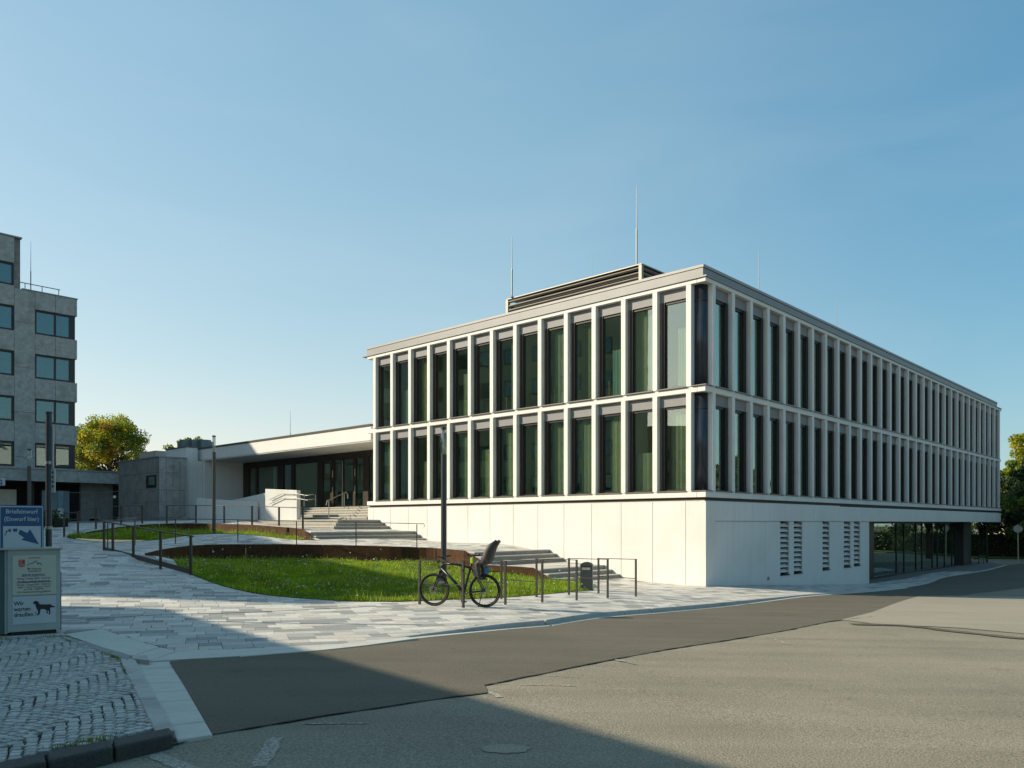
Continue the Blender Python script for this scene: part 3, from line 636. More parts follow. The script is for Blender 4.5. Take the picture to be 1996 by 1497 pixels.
# ------------------------------------------------------------------ grass and flowers
def grass(name, poly, h, n, hmin, hmax, wd, fl, exclude=None):
    x0, x1, y0, y1 = bb(poly); X = rng.uniform(x0, x1, n*4); Y = rng.uniform(y0, y1, n*4); ok = np_inside(X, Y, poly); X, Y = X[ok][:n], Y[ok][:n]; n = len(X)
    Z = h.arr(X, Y)
    cl = np.sin(X*2.1+np.sin(Y*1.7)*1.5)*np.sin(Y*2.6+X*.7)                  # clumps
    lo = np.sin(X*.9+1.3*np.sin(Y*.7+2))*np.sin(Y*.8+1.1*np.sin(X*.6))+.5*np.sin(X*5.3+Y*1.9)*np.sin(Y*6.1-X)
    keep = rng.random(n) < np.clip(.92+.45*lo, .35, 1); X, Y, Z, cl, lo = X[keep], Y[keep], Z[keep], cl[keep], lo[keep]; n = len(X)
    H = rng.uniform(hmin, hmax, n)*(1+.45*cl+.25*lo)*np.where(rng.random(n) < .05, 2.2, 1); A = rng.uniform(0, math.tau, n); W = wd*rng.uniform(.6, 1.4, n)
    T = rng.uniform(0, math.tau, n); LE = H*rng.uniform(.1, .8, n)
    V = np.empty((n, 3, 3)); V[:, 0] = np.c_[X-np.cos(A)*W, Y-np.sin(A)*W, Z-.01]; V[:, 1] = np.c_[X+np.cos(A)*W, Y+np.sin(A)*W, Z-.01]; V[:, 2] = np.c_[X+np.cos(T)*LE, Y+np.sin(T)*LE, Z+H]
    me = bpy.data.meshes.new(name); me.vertices.add(3*n); me.loops.add(3*n); me.polygons.add(n)
    me.vertices.foreach_set('co', V.ravel()); me.loops.foreach_set('vertex_index', np.arange(3*n)); me.polygons.foreach_set('loop_start', np.arange(0, 3*n, 3)); me.polygons.foreach_set('loop_total', np.full(n, 3))
    for m_ in GRASSM: me.materials.append(m_)
    mi = np.where(rng.random(n) < np.clip(.06-.22*lo, .03, .4), 3, np.clip((cl*1.3+rng.normal(0, .8, n)+1).astype(int), 0, 2)); me.polygons.foreach_set('material_index', mi.astype(np.int32))
    me.update(); me.validate(); put(name, me, kind='stuff')
    m = MB(); c = 0
    while c < fl:
        x, y = random.uniform(x0, x1), random.uniform(y0, y1)
        if not inside(x, y, poly): continue
        w = math.sin(x*1.3+2)*math.sin(y*1.1)
        if random.random() > .55+.45*w: continue
        z = h(x, y); hh = random.uniform(hmin, hmax*1.5); r = random.uniform(.009, .02); c += 1
        if random.random() < .035: hh *= 3.2; r *= 1.7
        m.beam((x, y, z), (x+.02, y, z+hh), .004, .004, mi=1)
        for a in (0, 1): 
            q = random.uniform(0, 3); dx, dy = math.cos(q)*r, math.sin(q)*r
            m.add([(x+.02-dx, y-dy, z+hh-r*.3), (x+.02+dx, y+dy, z+hh-r*.3), (x+.02+dx*.6, y+dy*.6, z+hh+r*.9), (x+.02-dx*.6, y-dy*.6, z+hh+r*.9)], [(0, 1, 2, 3)])
        m.add([(x+.02+math.cos(k*1.257)*r, y+math.sin(k*1.257)*r, z+hh) for k in range(5)], [(0, 1, 2, 3, 4)])
    m.build('wild_flowers', [FLOW, GRASSM[2]], kind='stuff')
grass('grass', LAWN1, hL1, 190000, .05, .11, .007, 900)
grass('grass', LAWN2, hL2, 110000, .06, .15, .009, 450)
def joint_weeds(pts, n, hh=.05, spread=.03):
    m = MB()
    for _ in range(n):
        k = random.randrange(len(pts)-1); a, b = Vector(pts[k]), Vector(pts[k+1]); u = random.random(); c = a.lerp(b, u)
        if math.sin(c.x*7+c.y*3) < random.uniform(-.6, .9): continue
        for q in range(random.randint(3, 8)):
            x, y = c.x+random.gauss(0, spread), c.y+random.gauss(0, spread); an = random.uniform(0, 6.28); h_ = hh*random.uniform(.4, 1.3)
            m.add([(x-.003, y, c.z-.01), (x+.003, y, c.z-.01), (x+math.cos(an)*h_*.5, y+math.sin(an)*h_*.5, c.z+h_)], [(0, 1, 2)], random.choice((0, 2, 3)))
    m.build('joint_weeds', GRASSM, kind='stuff')
joint_weeds([G(330, 1413, .07), G(150, 1448, .07), G(0, 1478, .07), G(-200, 1520, .07)], 110, .028)
joint_weeds([G(112, 1241, .07), G(20, 1248, .07), G(-60, 1252, .07)], 90, .06, .05)
joint_weeds([G(118, 1243, .07), G(232, 1284, .06), G(300, 1420, .06)], 120, .025, .012)
# ------------------------------------------------------------------ main office building (building frame: x along the right facade, y along the left one)
BB, BR = 1.35, 1.388; T0, S0 = .757, .675; NL, NR = 14, 31
ZS, ZM, ZT = 2.573, 6.385, 9.98
B = thing('office_building', 'long white two-storey office block with narrow vertical windows on a white base', 'building', C0, ROT)
TE = T0+(NL-1)*BB+.50                                       # left end of slabs
SE = 42.7; DEP = 18.6
def part(m, name, mat, bw=0, parent=B):
    o = m.build(name, mat, parent)
    return bev(o, bw, 1) if bw else o
# slabs: white edge bands
for nm, z0, z1, inset in (('floor_slab', ZS, ZS+.2, 0), ('floor_slab', ZM-.235, ZM-.035, .03), ('roof_slab', ZT-.14, ZT, .01)):
    m = MB(); m.box(inset, .34, .345, TE, z0, z1); m.box(inset, SE, inset, .34, z0, z1); part(m, nm, WHITE, .008)
    m = MB(); m.box(.345, SE-.1, .345, 17.9, z0+.005, z1-.005); part(m, 'floor_deck', CONC2)
# dark recess under the lowest slab and the base
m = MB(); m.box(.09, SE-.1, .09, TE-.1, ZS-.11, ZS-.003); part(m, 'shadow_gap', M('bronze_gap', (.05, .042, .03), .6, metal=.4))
m = MB(); m.box(.035, 12.0, .06, .3, ZS-.14, ZS-.112); part(m, 'base_cap', WHITE)
m = MB(); m.box(.02, .3, .305, 18.75, ZS-.14, ZS-.112); part(m, 'base_cap', WHITE)
# base panels, left facade
edges = [.0, T0+.02]+[T0+.0+BB*i for i in range(1, NL)]+[18.75]
for a, b in zip(edges[:-1], edges[1:]):
    zb = float(hP(*L(0, (a+b)/2)[:2])) if b < 16 else .8
    m = MB(); m.box(.015+random.uniform(-.001, .001), .06, a+.006 if a else .0, b-.006, min(zb, -.1)-.6, ZS-.145); part(m, 'wall_panel', PANEL, .006)
m = MB(); m.box(.06, .4, .06, 18.72, -1.2, ZS-.145); part(m, 'base_wall', M('panel_joint', (.30, .29, .26), .9))
m = MB(); m.box(.4, 3.0, 18.6, 18.74, -.6, ZS-.145); part(m, 'base_wall', PANEL)
# base panels, right facade: upper band and lower wall
zb0 = 1.77; e = [S0+BR*i for i in range(NR)]
bands = [.0]+e+[SE-.05]
for a, b in zip(bands[:-1], bands[1:]):
    m = MB(); m.box(a+.006 if a else .06, b-.006, .015, .06, zb0 if a else -1.3, ZS-.145); part(m, 'wall_panel', PANEL, .006)
m = MB(); m.box(.4, SE-.06, .062, .4, zb0+.004, ZS-.14); part(m, 'base_beam', PANEL)
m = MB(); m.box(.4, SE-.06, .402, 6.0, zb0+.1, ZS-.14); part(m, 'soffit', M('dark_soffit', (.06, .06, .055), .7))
WE = s_at(1695, .03)
vents = [(s_at(1521, .05), s_at(1538, .05), 1120), (s_at(1547.5, .05), s_at(1564, .05), 1117), (s_at(1603.5, .05), s_at(1617, .05), 1110), (s_at(1645, .05), s_at(1658, .05), 1105), (s_at(1664.5, .05), s_at(1676.5, .05), 1102)]
def z_at(py, s): return CZ-(py-HY)/F*(L(s, .05).y)
lows = [S0, s_at(1430.5, .05), s_at(1462, .05), s_at(1492, .05)]
cuts = sorted(lows+[v for q in vents for v in q[:2]]+[WE])
JW = MATS['panel_joint']
for a, b in zip(cuts[:-1], cuts[1:]):
    v = [q for q in vents if abs(q[0]-a) < .01]
    m = MB()
    if v:
        zv = z_at(v[0][2], (a+b)/2); m.box(a, b, .045, .09, -2.2, zv-.03); part(m, 'wall_panel', PANEL, .005)
        r = MB(); r.box(a+.002, b-.002, .30, .32, zv, zb0); part(r, 'vent_back', BLACK)
        r = MB(); r.box(a-.02, b+.02, .01, .2, zv-.028, zv); part(r, 'vent_sill', DARKM)
        n = 10 if v[0][2] > 1115 else 9
        for k in range(n):
            zc = zb0-.05-(zb0-zv-.1)*(k+.5)/n; r = MB(); r.beam((a+.01, .14, zc), (b-.01, .14, zc), .19, .022, up=(0, -.6, .8)); part(r, 'vent_slat', WHITE)
    else: m.box(a+.006, b-.006, .045, .09, -2.2, zb0-.012); part(m, 'wall_panel', PANEL, .005)
gaps = []
prev = .4
for q in vents: gaps.append((prev, q[0]-.002)); prev = q[1]+.002
gaps.append((prev, WE-.01))
for a, b in gaps: m = MB(); m.box(a, b, .092, .33, -2.2, zb0); part(m, 'base_wall', JW)
m = MB(); m.box(WE-.25, WE, .33, 1.9, -2.2, zb0); part(m, 'base_wall', PANEL)
m = MB(); m.tube([(s_at(1498, .03), .05, z_at(1127, 5)), (s_at(1498, .03), .02, z_at(1127, 5))], .075, 14); part(m, 'drain_outlet', STEEL)
# windows
def window_set(left):
    """meshes for one bay, local u across (0 = mullion side nearest the corner), d inward"""
    return None
def mull(z0, z1, left):
    m = MB()
    if left: m.box(0, .30, -.20, 0, z0, z1)
    else: m.box(-.20, 0, 0, .30, z0, z1)
    return m.mesh('mullion', WHITE)
lev = [(ZS+.2, ZM-.235), (ZM-.035, ZT-.14)]
curt = [CURT, INWALL, M('screen_green', (.20, .25, .20), .8), M('panel_blue', (.25, .38, .42), .7), M('curtain_grey', (.36, .36, .31), .85)]
for li, (z0, z1) in enumerate(lev):
    for left in (True, False):
        me = mull(z0+.003, z1-.003, left); N = NL if left else NR; P = BB if left else BR; O = T0 if left else S0
        for i in range(N):
            o = put('mullion', me, B, ((0, O+P*i, 0) if left else (O+P*i, 0, 0))); bev(o, .008, 1)
        # window prototypes
        w = P-.20; zt = z1-.0
        def bx(m, u0, u1, d0, d1, a, b):
            if left: m.box(d0, d1, u0, u1, a, b)
            else: m.box(u0, u1, d0, d1, a, b)
        # opening spans u in (0, w) from mullion i to mullion i+1
        fr = MB(); bw_ = .075
        # photo: broad dark side frame on the far side on the left facade, near side on the right one
        wide, slim = .20, .06
        ua, ub = (slim, w-wide) if left else (slim, w-wide)
        bx(fr, 0, ua, .19, .34, z0+.0, zt-.38); bx(fr, ub, w, .17, .34, z0, zt-.38)
        bx(fr, ua, ub, .21, .34, z0, z0+.09); bx(fr, ua, ub, .21, .34, zt-.47, zt-.38)
        bx(fr, ua, ua+.035, .235, .30, z0+.09, zt-.47); bx(fr, ub-.035, ub, .235, .30, z0+.09, zt-.47)
        fme = fr.mesh('window_frame', DARKM)
        g = MB(); bx(g, ua+.01, ub-.01, .262, .278, z0+.085, zt-.465); gme = g.mesh('pane', GLASS)
        h = MB(); bx(h, .004, w-.004, .175, .203, zt-.38, zt-.01); bx(h, .02, w-.02, .165, .175, zt-.385, zt-.365); hme = h.mesh('blind_box', BLIND)
        hb = MB(); bx(hb, .004, w-.004, .205, .34, zt-.38, zt+.0); hbm = hb.mesh('blind_box_back', DARKM)
        s_ = MB(); bx(s_, -.02, w+.02, -.035, .0 if 0 else -.002, z0-.002, z0+.033); bx(s_, .0, w, -.002, .24, z0+.004, z0+.033); sme = s_.mesh('sill', SILL)
        gd = MB()
        cxl = w-.10
        if left: gd.tube([(.09, cxl, z0), (.09, cxl, zt-.38)], .007, 6)
        else: gd.tube([(cxl, .09, z0), (cxl, .09, zt-.38)], .007, 6)
        gdm = gd.mesh('blind_guide_wire', SILL)
        for i in range(N-1):
            loc = (0, O+P*i, 0) if left else (O+P*i, 0, 0)
            W_ = put('window', fme, B, loc)
            for nm, mm in (('pane', gme), ('blind_box', hme), ('sill', sme), ('guide_wire', gdm)): put(nm, mm, W_)
# corner: recessed round column with dark cladding
for z0, z1 in lev:
    m = MB(); m.cyl((.42, .42), .24, z0, z1, 28); o = m.build('corner_column', DCOL, B, smooth=True)
    m = MB(); m.cyl((.42, .42), .247, z1-.55, z1-.53, 28); m.build('column_joint', BLACK, B)
    m = MB(); m.box(.30, .36, .30, T0-.205, z0, z1); m.box(.365, S0-.2, .62, .66, z0, z1); part(m, 'corner_panel', DARKM)
    m = MB(); m.box(-.03, .2, -.03, T0-.21, z0, z0+.03); m.box(.2, S0-.21, -.03, .2, z0, z0+.03); part(m, 'corner_sill', SILL)
# end wall at the left end
for z0, z1 in lev:
    m = MB(); m.box(.31, DEP, 18.31, 18.5, z0, z1); part(m, 'end_wall', PANEL)
m = MB(); m.box(SE-.35, SE-.15, .31, DEP, ZS, ZT-.1); part(m, 'end_wall', PANEL)
m = MB(); m.box(3.1, SE-.3, DEP-.2, DEP, -2, ZT-.1); part(m, 'rear_wall', PANEL)
# fascia and parapet
m = MB(); m.box(-.035, .3, -.035, TE+.35, ZT+.004, ZT+.06); m.box(.3, SE+.05, -.035, .3, ZT+.004, ZT+.06); part(m, 'fascia_drip', FASC)
m = MB(); m.box(.0, .3, .10, TE, ZT+.062, ZT+.33); m.box(.3, SE-.8, .10, .4, ZT+.062, ZT+.33); part(m, 'fascia', FASC, .006)
m = MB(); m.box(.0-.02, .34, .07, TE, ZT+.34, ZT+.44); m.box(.34, SE-.8, .07, .44, ZT+.34, ZT+.44); part(m, 'parapet_coping', FASC2, .006)
for k in range(1, 8):
    m = MB(); m.box(-.004, 0, TE*k/8, TE*k/8+.006, ZT+.062, ZT+.33); 
m = MB(); m.box(.3, SE-.8, .4, DEP, ZT+.0, ZT+.2); part(m, 'roof', M('roof_gravel', (.28, .27, .25), .95, var=.25, scale=20))
# interiors: partitions, back walls, ceilings, furniture seen through the glass
for z0, z1 in lev:
    m = MB(); m.box(5.2, 5.35, 5.2, 18.3, z0, z1); part(m, 'corridor_wall', INWALL); m = MB(); m.box(5.36, SE-.4, 5.2, 5.35, z0, z1); part(m, 'corridor_wall', INWALL)
    m = MB(); m.box(.36, 5.1, .7, 18.2, z1-.34, z1-.26); part(m, 'ceiling', CEIL); m = MB(); m.box(5.12, SE-.4, .36, 5.1, z1-.34, z1-.26); part(m, 'ceiling', CEIL)
    m = MB(); m.box(.40, 5.1, .7, 18.2, z0-.001, z0+.02); part(m, 'carpet', CARPET); m = MB(); m.box(5.12, SE-.4, .40, 5.1, z0-.001, z0+.02); part(m, 'carpet', CARPET)
    for k in range(0, NL-1, 2):
        m = MB(); y = T0+BB*k-.1; m.box(.36, 5.1, y-.05, y+.05, z0, z1-.35); part(m, 'partition', INWALL)
    for k in range(4, NR, 3):
        m = MB(); y = S0+BR*k-.1; m.box(y-.05, y+.05, .36, 5.1, z0, z1-.35); part(m, 'partition', INWALL)
random.seed(21)
for li, (z0, z1) in enumerate(lev):
    for i in range(NL-1):
        y0 = T0+BB*i; r_ = random.random()
        if i == 12 and li == 1: continue
        m = MB(); a = y0+random.uniform(.05, .3); wd = random.uniform(.25, .85)
        n = 7                                              # folded curtain or a screen standing behind the pane
        pts = [(.42+.03*(q % 2), a+wd*q/n) for q in range(n+1)]
        top = z1-.4 if r_ < .7 else z0+random.uniform(1.3, 2.2)
        for q in range(n): m.add([(*pts[q], z0+.05), (*pts[q+1], z0+.05), (*pts[q+1], top), (*pts[q], top)], [(0, 1, 2, 3)])
        m.build('curtain', random.choice(curt if r_ > .7 else curt[:1]+curt[4:]), B)
        if random.random() < .7:
            dk = MB(); dk.box(.7, 1.5, y0+.1, y0+1.1, z0+.72, z0+.75); dk.box(.72, .76, y0+.12, y0+.16, z0, z0+.72); dk.box(.72, .76, y0+1.04, y0+1.08, z0, z0+.72); dk.build('desk', WOOD, B)
            mo = MB(); mo.box(.95, .98, y0+.3, y0+.8, z0+.85, z0+1.2); mo.box(.96, 1.1, y0+.5, y0+.58, z0+.75, z0+.87); mo.build('monitor', BLACK, B)
            if random.random() < .5:
                c = MB(); c.box(3.2, 3.7, y0+.1, y0+1.0, z0, z0+2.0); c.build('cupboard', WOOD if random.random() < .6 else curt[3], B)
    for i in range(0, NR-1, 1):
        x0 = S0+BR*i
        if random.random() < .6:
            m = MB(); n = 6; a = x0+.1; wd = .45; pts = [(a+wd*q/n, .42+.03*(q % 2)) for q in range(n+1)]
            for q in range(n): m.add([(*pts[q], z0+.05), (*pts[q+1], z0+.05), (*pts[q+1], z1-.4), (*pts[q], z1-.4)], [(0, 1, 2, 3)])
            m.build('curtain', curt[4], B)
# sheeted chair behind the corner window, as in the photo
m = MB(); y0 = T0+.35
m.tube([(.75, y0+.1, ZM), (.8, y0+.1, ZM+.45), (.95, y0+.12, ZM+.5), (.85, y0+.1, ZM+1.1)], [.18, .22, .25, .1], 9); m.build('covered_chair', M('dust_sheet', (.6, .62, .55), .4), B)

# recessed shop-like glazing under the right facade
gy = 1.25; e0 = WE+.05
gx = [s_at(p, gy) for p in (1703, 1748, 1763, 1786, 1798, 1818, 1828, 1842, 1856)]+[36.6]
m = MB(); m.box(WE, SE-5, gy+.02, gy+.12, zb0-.10, zb0+.1); part(m, 'glazing_head', DARKM)
m = MB(); m.box(WE, 37.5, gy-.02, gy+.14, -2.0, -1.14); part(m, 'glazing_plinth', DARKM)
m = MB(); m.box(WE+.002, gx[0], gy, gy+.12, -1.3, zb0-.1); part(m, 'glazing_jamb', DARKM)
for i in range(len(gx)-1):
    a, b = gx[i], gx[i+1]; zc = -1.3
    f_ = MB(); f_.box(a, a+.07, gy, gy+.1, zc, zb0-.1); fo = part(f_, 'shop_window', DARKM)
    g = MB(); g.box(a+.07, b, gy+.04, gy+.055, zc, zb0-.1); g.build('pane', GLASSD, fo)
m = MB(); m.box(36.6, 38.6, 1.0, 3.4, -2, zb0+.1); part(m, 'corner_pier', M('dark_cladding', (.018, .017, .016), .5))
m = MB(); m.box(WE, 36.6, 5.6, 5.8, -2, zb0+.1); part(m, 'lobby_back_wall', M('dark_interior', (.04, .035, .03), .8))
m = MB(); m.box(WE, 36.6, 1.4, 5.6, -1.32, -1.2); part(m, 'lobby_floor', CARPET)
m = MB(); a = L(40.5, .6); m.box(38.75, 41.0, .55, .57, -1.08, zb0); o = m.build('glass_screen', GLASSD, B); m = MB(); m.box(41.0, 41.06, .5, .62, -1.3, zb0); part(m, 'screen_post', DARKM)
for x in (38.7, 40.0): m = MB(); m.box(x, x+.04, .54, .58, -1.2, zb0); part(m, 'screen_post', DARKM)

# roof plant screen
PX, PY = 2.67, 4.35; PL = 7.44; PW = 7.0; pz0, pz1 = ZT+.2, 12.0
pr = thing('rooftop_plant_screen', 'louvred grey metal plant enclosure on the flat roof of the office block', 'plant screen', C0, ROT)
SLAT = M('louvre_metal', (.25, .235, .20), .45, metal=.4, var=.06); 
m = MB(); m.box(PX+.18, PX+PW-.1, PY+.18, PY+PL-.1, pz0, pz1-.25); m.build('inner_housing', M('louvre_dark', (.02, .02, .018), .8), pr)
for x, y in ((PX, PY), (PX, PY+PL-.12), (PX+PW, PY)): m = MB(); m.box(x, x+.14, y, y+.14, pz0, pz1); m.build('corner_post', SLAT, pr)
m = MB(); m.box(PX-.01, PX+PW, PY-.01, PY+PL, pz1, pz1+.04); m.build('cover_plate', SLAT, pr)
for k in range(9):
    z = pz1-.12-.195*k
    m = MB(); m.beam((PX+.06, PY+.145, z), (PX+.06, PY+PL-.125, z), .10, .055, up=(.5, 0, .85)); m.build('louvre_slat', SLAT, pr)
    m = MB(); m.beam((PX+.145, PY+.06, z), (PX+PW-.005, PY+.06, z), .10, .055, up=(0, .5, .85)); m.build('louvre_slat', SLAT, pr)
m = MB(); m.box(PX+.3, PX+.9, PY+4.1, PY+5.3, pz1+.04, pz1+.12); m.build('hatch', BLIND, pr)

# lightning rods
def rod(label, p, ztop, grp='lightning rods on the office roof', r=.018):
    t = thing('lightning_rod', label, 'lightning rod', p, 0, grp)
    m = MB(); m.cyl((0, 0), .07, 0, .05, 12); m.build('foot', CONC, t)
    m = MB(); h = ztop-p[2]; m.tube([(0, 0, .08), (0, 0, h*.45), (0, 0, h*.47), (0, 0, h)], [r*1.2, r*1.2, r*.7, r*.35], 7); m.build('rod', M('rod_metal', (.26, .27, .27), .5, metal=.3), t)
def U2(px, Y): return (px-CX)/F*Y
def ztop(py, Y): return CZ-(py-HY)/F*Y
for px, py, Y, zb, lab in ((998, 460, 36.3, 12.04, 'thin lightning rod at the left end of the roof plant enclosure'), (1241, 362, 31.9, 12.04, 'tallest lightning rod, rising above the front corner of the plant enclosure'),
                        (1479, 487, 36, 10.18, 'lightning rod on the right half of the office roof, nearer the front corner'), (1631, 575, 46, 10.18, 'lightning rod furthest right on the office roof'), (1154, 487, 40, 12.04, 'faint thin rod behind the middle of the plant enclosure')):
    rod(lab, (U2(px, Y), Y, zb), ztop(py, Y), r=.03 if px != 1154 else .014)

# ------------------------------------------------------------------ entrance wing with canopy
E_ = thing('entrance_wing', 'low white entrance wing with a deep canopy over a dark glazed front', 'building', C0, ROT)
def ep(m, n, mat, bw=0): return part(m, n, mat, bw, E_)
zt_, zc_ = 6.68, 5.80
m = MB(); m.box(.30, 3.6, 18.9, 38.6, 5.86, zt_-.12); ep(m, 'canopy', PANEL)
m = MB(); m.box(.34, 3.1, 18.9, 38.4, 5.80, 5.858); ep(m, 'canopy_soffit', WHITE)
m = MB(); m.box(.27, 3.6, 18.9, 38.65, zt_-.118, zt_); ep(m, 'roof_edge', M('dark_coping', (.10, .095, .085), .4, metal=.5))
m = MB(); m.box(3.6, 16, 18.9, 38.65, 5.7, zt_-.14); ep(m, 'flat_roof', PANEL)
m = MB(); m.box(-.75, .02, 37.25, 40.3, 1.2, 6.62); ep(m, 'end_pier', PANEL); m = MB(); m.box(.025, 1.0, 37.3, 40.2, 1.2, 5.79); ep(m, 'end_wall', PANEL)
m = MB(); m.box(-.78, .0, 37.22, 40.33, 6.623, 6.70); ep(m, 'pier_coping', MATS['dark_coping'])
m = MB(); m.box(.36, 3.1, 37.0, 37.24, 1.2, 5.795); ep(m, 'side_wall', PANEL); pass
gxp = 3.1; zf = 2.573
FB = M('bronze_frame', (.045, .036, .026), .45, metal=.4, var=.1)
m = MB(); m.box(gxp, gxp+.16, 18.9, 37.3, 5.45, 5.795); ep(m, 'glazing_head', FB); m = MB(); m.box(gxp, gxp+.16, t_at(480, gxp)+.003, 37.3, 1.9, 5.45); ep(m, 'glazing_jamb', FB); m = MB(); m.box(gxp+.17, gxp+5.1, 37.3, 37.5, 1.9, 5.7); ep(m, 'partition', INWALL)
divs = [(480, 485), (498, 501), (541, 552), (568, 573), (619, 628), (644, 650), (666.5, 668), (688.5, 693), (708, 718), (730, 734)]
tt = [(t_at(a, gxp), t_at(b, gxp)) for a, b in divs]
for a, b in tt: m = MB(); m.box(gxp-.02, gxp+.14, b, a, 1.95 if a > 29 else zf, 5.45); ep(m, 'glazing_post', FB)
for (a, b), (c, d) in zip(tt[:-1], tt[1:]):
    f_ = MB(); zb = 1.95 if a > 29.2 else zf
    f_.box(gxp, gxp+.1, c, b, zb, zb+.12); f_.box(gxp, gxp+.1, c, b, 5.38, 5.45); fo = ep(f_, 'glazed_bay', FB)
    m = MB(); m.box(gxp+.05, gxp+.06, c+.002, b-.002, zb+.12, 5.38); m.build('pane', GLASS2, fo)
for px in (667.3, 690.5, 647): 
    t_ = t_at(px, gxp-.1)
    if px == 667.3: m = MB(); m.tube([(gxp-.09, t_, zf+.1), (gxp-.09, t_, 5.3)], .02, 8); ep(m, 'door_handle', STEEL)
    else:
        for z in (3.6, 4.6): m = MB(); m.tube([(gxp-.06, t_, z-.22), (gxp-.06, t_, z+.22)], .025, 8); ep(m, 'door_hinge', STEEL)
m = MB(); m.box(gxp+5, gxp+5.1, 18.9, 38, 1.9, 5.7); ep(m, 'back_wall', INWALL); m = MB(); m.box(gxp+.2, gxp+5, 18.9, 37, zf-.1, zf); ep(m, 'lobby_floor', CONC)
for t_ in (31, 33.4): m = MB(); m.box(gxp+.3, gxp+5, t_, t_+.12, zf, 5.6); ep(m, 'partition', INWALL)
m = MB(); m.box(gxp+1.5, gxp+2.5, 25, 28, zf, zf+1.1); ep(m, 'reception_desk', M('desk_teal', (.10, .16, .16), .5))
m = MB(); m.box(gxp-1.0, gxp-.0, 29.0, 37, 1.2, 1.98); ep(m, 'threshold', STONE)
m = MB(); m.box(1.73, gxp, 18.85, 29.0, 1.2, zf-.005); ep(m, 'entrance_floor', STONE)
m = MB(); m.box(5, 8.5, 30, 36.5, zt_-.1, zt_+.85); ep(m, 'rooflight_box', M('beige_cladding', (.40, .37, .31), .6))
m = MB(); m.box(4.95, 8.6, 29.95, 36.6, zt_+.85, zt_+.95); ep(m, 'rooflight_coping', MATS['dark_coping'])
m = MB(); m.box(3.0, 3.06, 36, 40.5, zt_-.1, zt_+.32); ep(m, 'parapet', MATS['beige_cladding'])

# ------------------------------------------------------------------ low concrete block, link with dark porch, grey tower
def panels(root, p0, d, n, cols, z0, z1, rows, mat, th=.06, gap=.008, name='wall_panel'):
    """thin slabs on a face: p0 (x,y) start, d along, n outward"""
    for a, b in zip(cols[:-1], cols[1:]):
        for c, e in zip(rows[:-1], rows[1:]):
            q = [(p0[0]+d[0]*(u)+n[0]*w, p0[1]+d[1]*u+n[1]*w) for u, w in ((a+gap, 0), (b-gap, 0), (b-gap, th), (a+gap, th))]
            m = MB(); m.prism(q[::-1] if (d[0]*n[1]-d[1]*n[0]) < 0 else q, c+gap, e-gap); m.build(name, mat, root)
K = thing('concrete_block', 'low windowless grey concrete block left of the white canopy', 'building', (-22.3, 50, 0), ROT)
m = MB(); m.box(.02, 1.75, .02, 6.4, 1.0, 5.84); m.build('core', CONC2, K)
cols = [0, 1.55, 3.1, 4.7, 6.4]; rows = [1.0, 3.0, 4.95, 5.8]
w0, w1 = .3, 2.0
zr = [1.0, 3.0, 4.9, 5.84]
for i in range(4):
    for j in range(3): m = MB(); m.box(-.05, .0, cols[i]+.01, cols[i+1]-.01, zr[j]+.008, zr[j+1]-.008); m.build('wall_panel', CONC2, K)  # darker concrete on this face stands in for the tower's shade
for i in range(4):
    for j in range(3): m = MB(); m.box(i*.44+.01, i*.44+.43, -.05, 0, zr[j]+.008, zr[j+1]-.008); m.build('wall_panel', CONC, K)
m = MB(); m.box(-.08, 1.8, -.08, 6.45, 5.845, 5.93); m.build('coping', M('zinc_coping', (.22, .25, .27), .45, metal=.4), K)
m = MB(); m.box(-.09, -.04, .25, 1.75, 3.95, 4.75); wo = m.build('window', BLACK, K); m = MB(); m.box(-.10, -.092, .4, 1.3, 4.05, 4.65); m.build('pane', GLASSD, wo)

K2 = thing('porch_link', 'long low concrete canopy joining the grey tower to the concrete block, dark porch below', 'building', (-27.0, 56.6, 0), ROT)
for i in range(-2, 12): m = MB(); m.box(-i*1.9-1.89, -i*1.9, -.1, .1, 4.45, 5.22); m.build('fascia_panel', CONC, K2)
m = MB(); m.box(-22, 3.8, -.16, 6, 5.225, 5.32); m.build('coping', MATS['zinc_coping'], K2)
m = MB(); m.box(-22, 3.8, .1, 6, 4.5, 5.2); m.build('roof', CONC2, K2)
m = MB(); m.box(-22, 3.8, 4.6, 4.9, 1.2, 4.5); m.build('back_wall', BLACK, K2)
m = MB(); m.box(-3.2, -1.1, 1.0, 1.3, 1.2, 4.5); m.build('wall', CONC2, K2)
for x, w, mt in ((-5.6, 1.7, M('blue_door', (.16, .24, .28), .5)), (-8.3, 1.2, M('cream_wall', (.5, .45, .33), .8))):
    m = MB(); m.box(x, x+w, 1.1, 1.3, 1.2, 3.9); m.build('door', mt, K2)
m = MB(); m.box(-6.6, -6.2, .6, 1.0, 1.2, 4.5); m.build('column', BLACK, K2)

TW = thing('office_tower', 'grey concrete office tower with dark ribbon windows at the left edge of the picture', 'building', (-32.4, 59, 0), ROT)
WF = M('tower_window_frame', (.012, .013, .016), .4); TG = glass('tower_glass', (.45, .62, .70), .14, 1.3)
def tower_face(x_hi, x_lo, zroof, rows_z, wins):
    pass
core = MB(); core.box(-3.66, -.25, .25, 14, .5, 18.3); core.box(-27, -3.67, .25, 14, .5, 21.9); core.build('core', CONC2, TW)
xe = [0, -.16, -1.47, -2.8, -4.1]+[-4.1-1.35*k for k in range(1, 17)]
wz = [16.2, 13.0, 9.8, 6.6]
wcols = [(-2.8, -.1), (-6.8, -4.1), (-10.85, -8.15), (-14.9, -12.2), (-18.95, -16.25), (-23, -20.3)]
def iswin(a, b): return any(lo-.05 <= b and a <= hi+.1 and (a+b)/2 > lo and (a+b)/2 < hi for lo, hi in wcols)
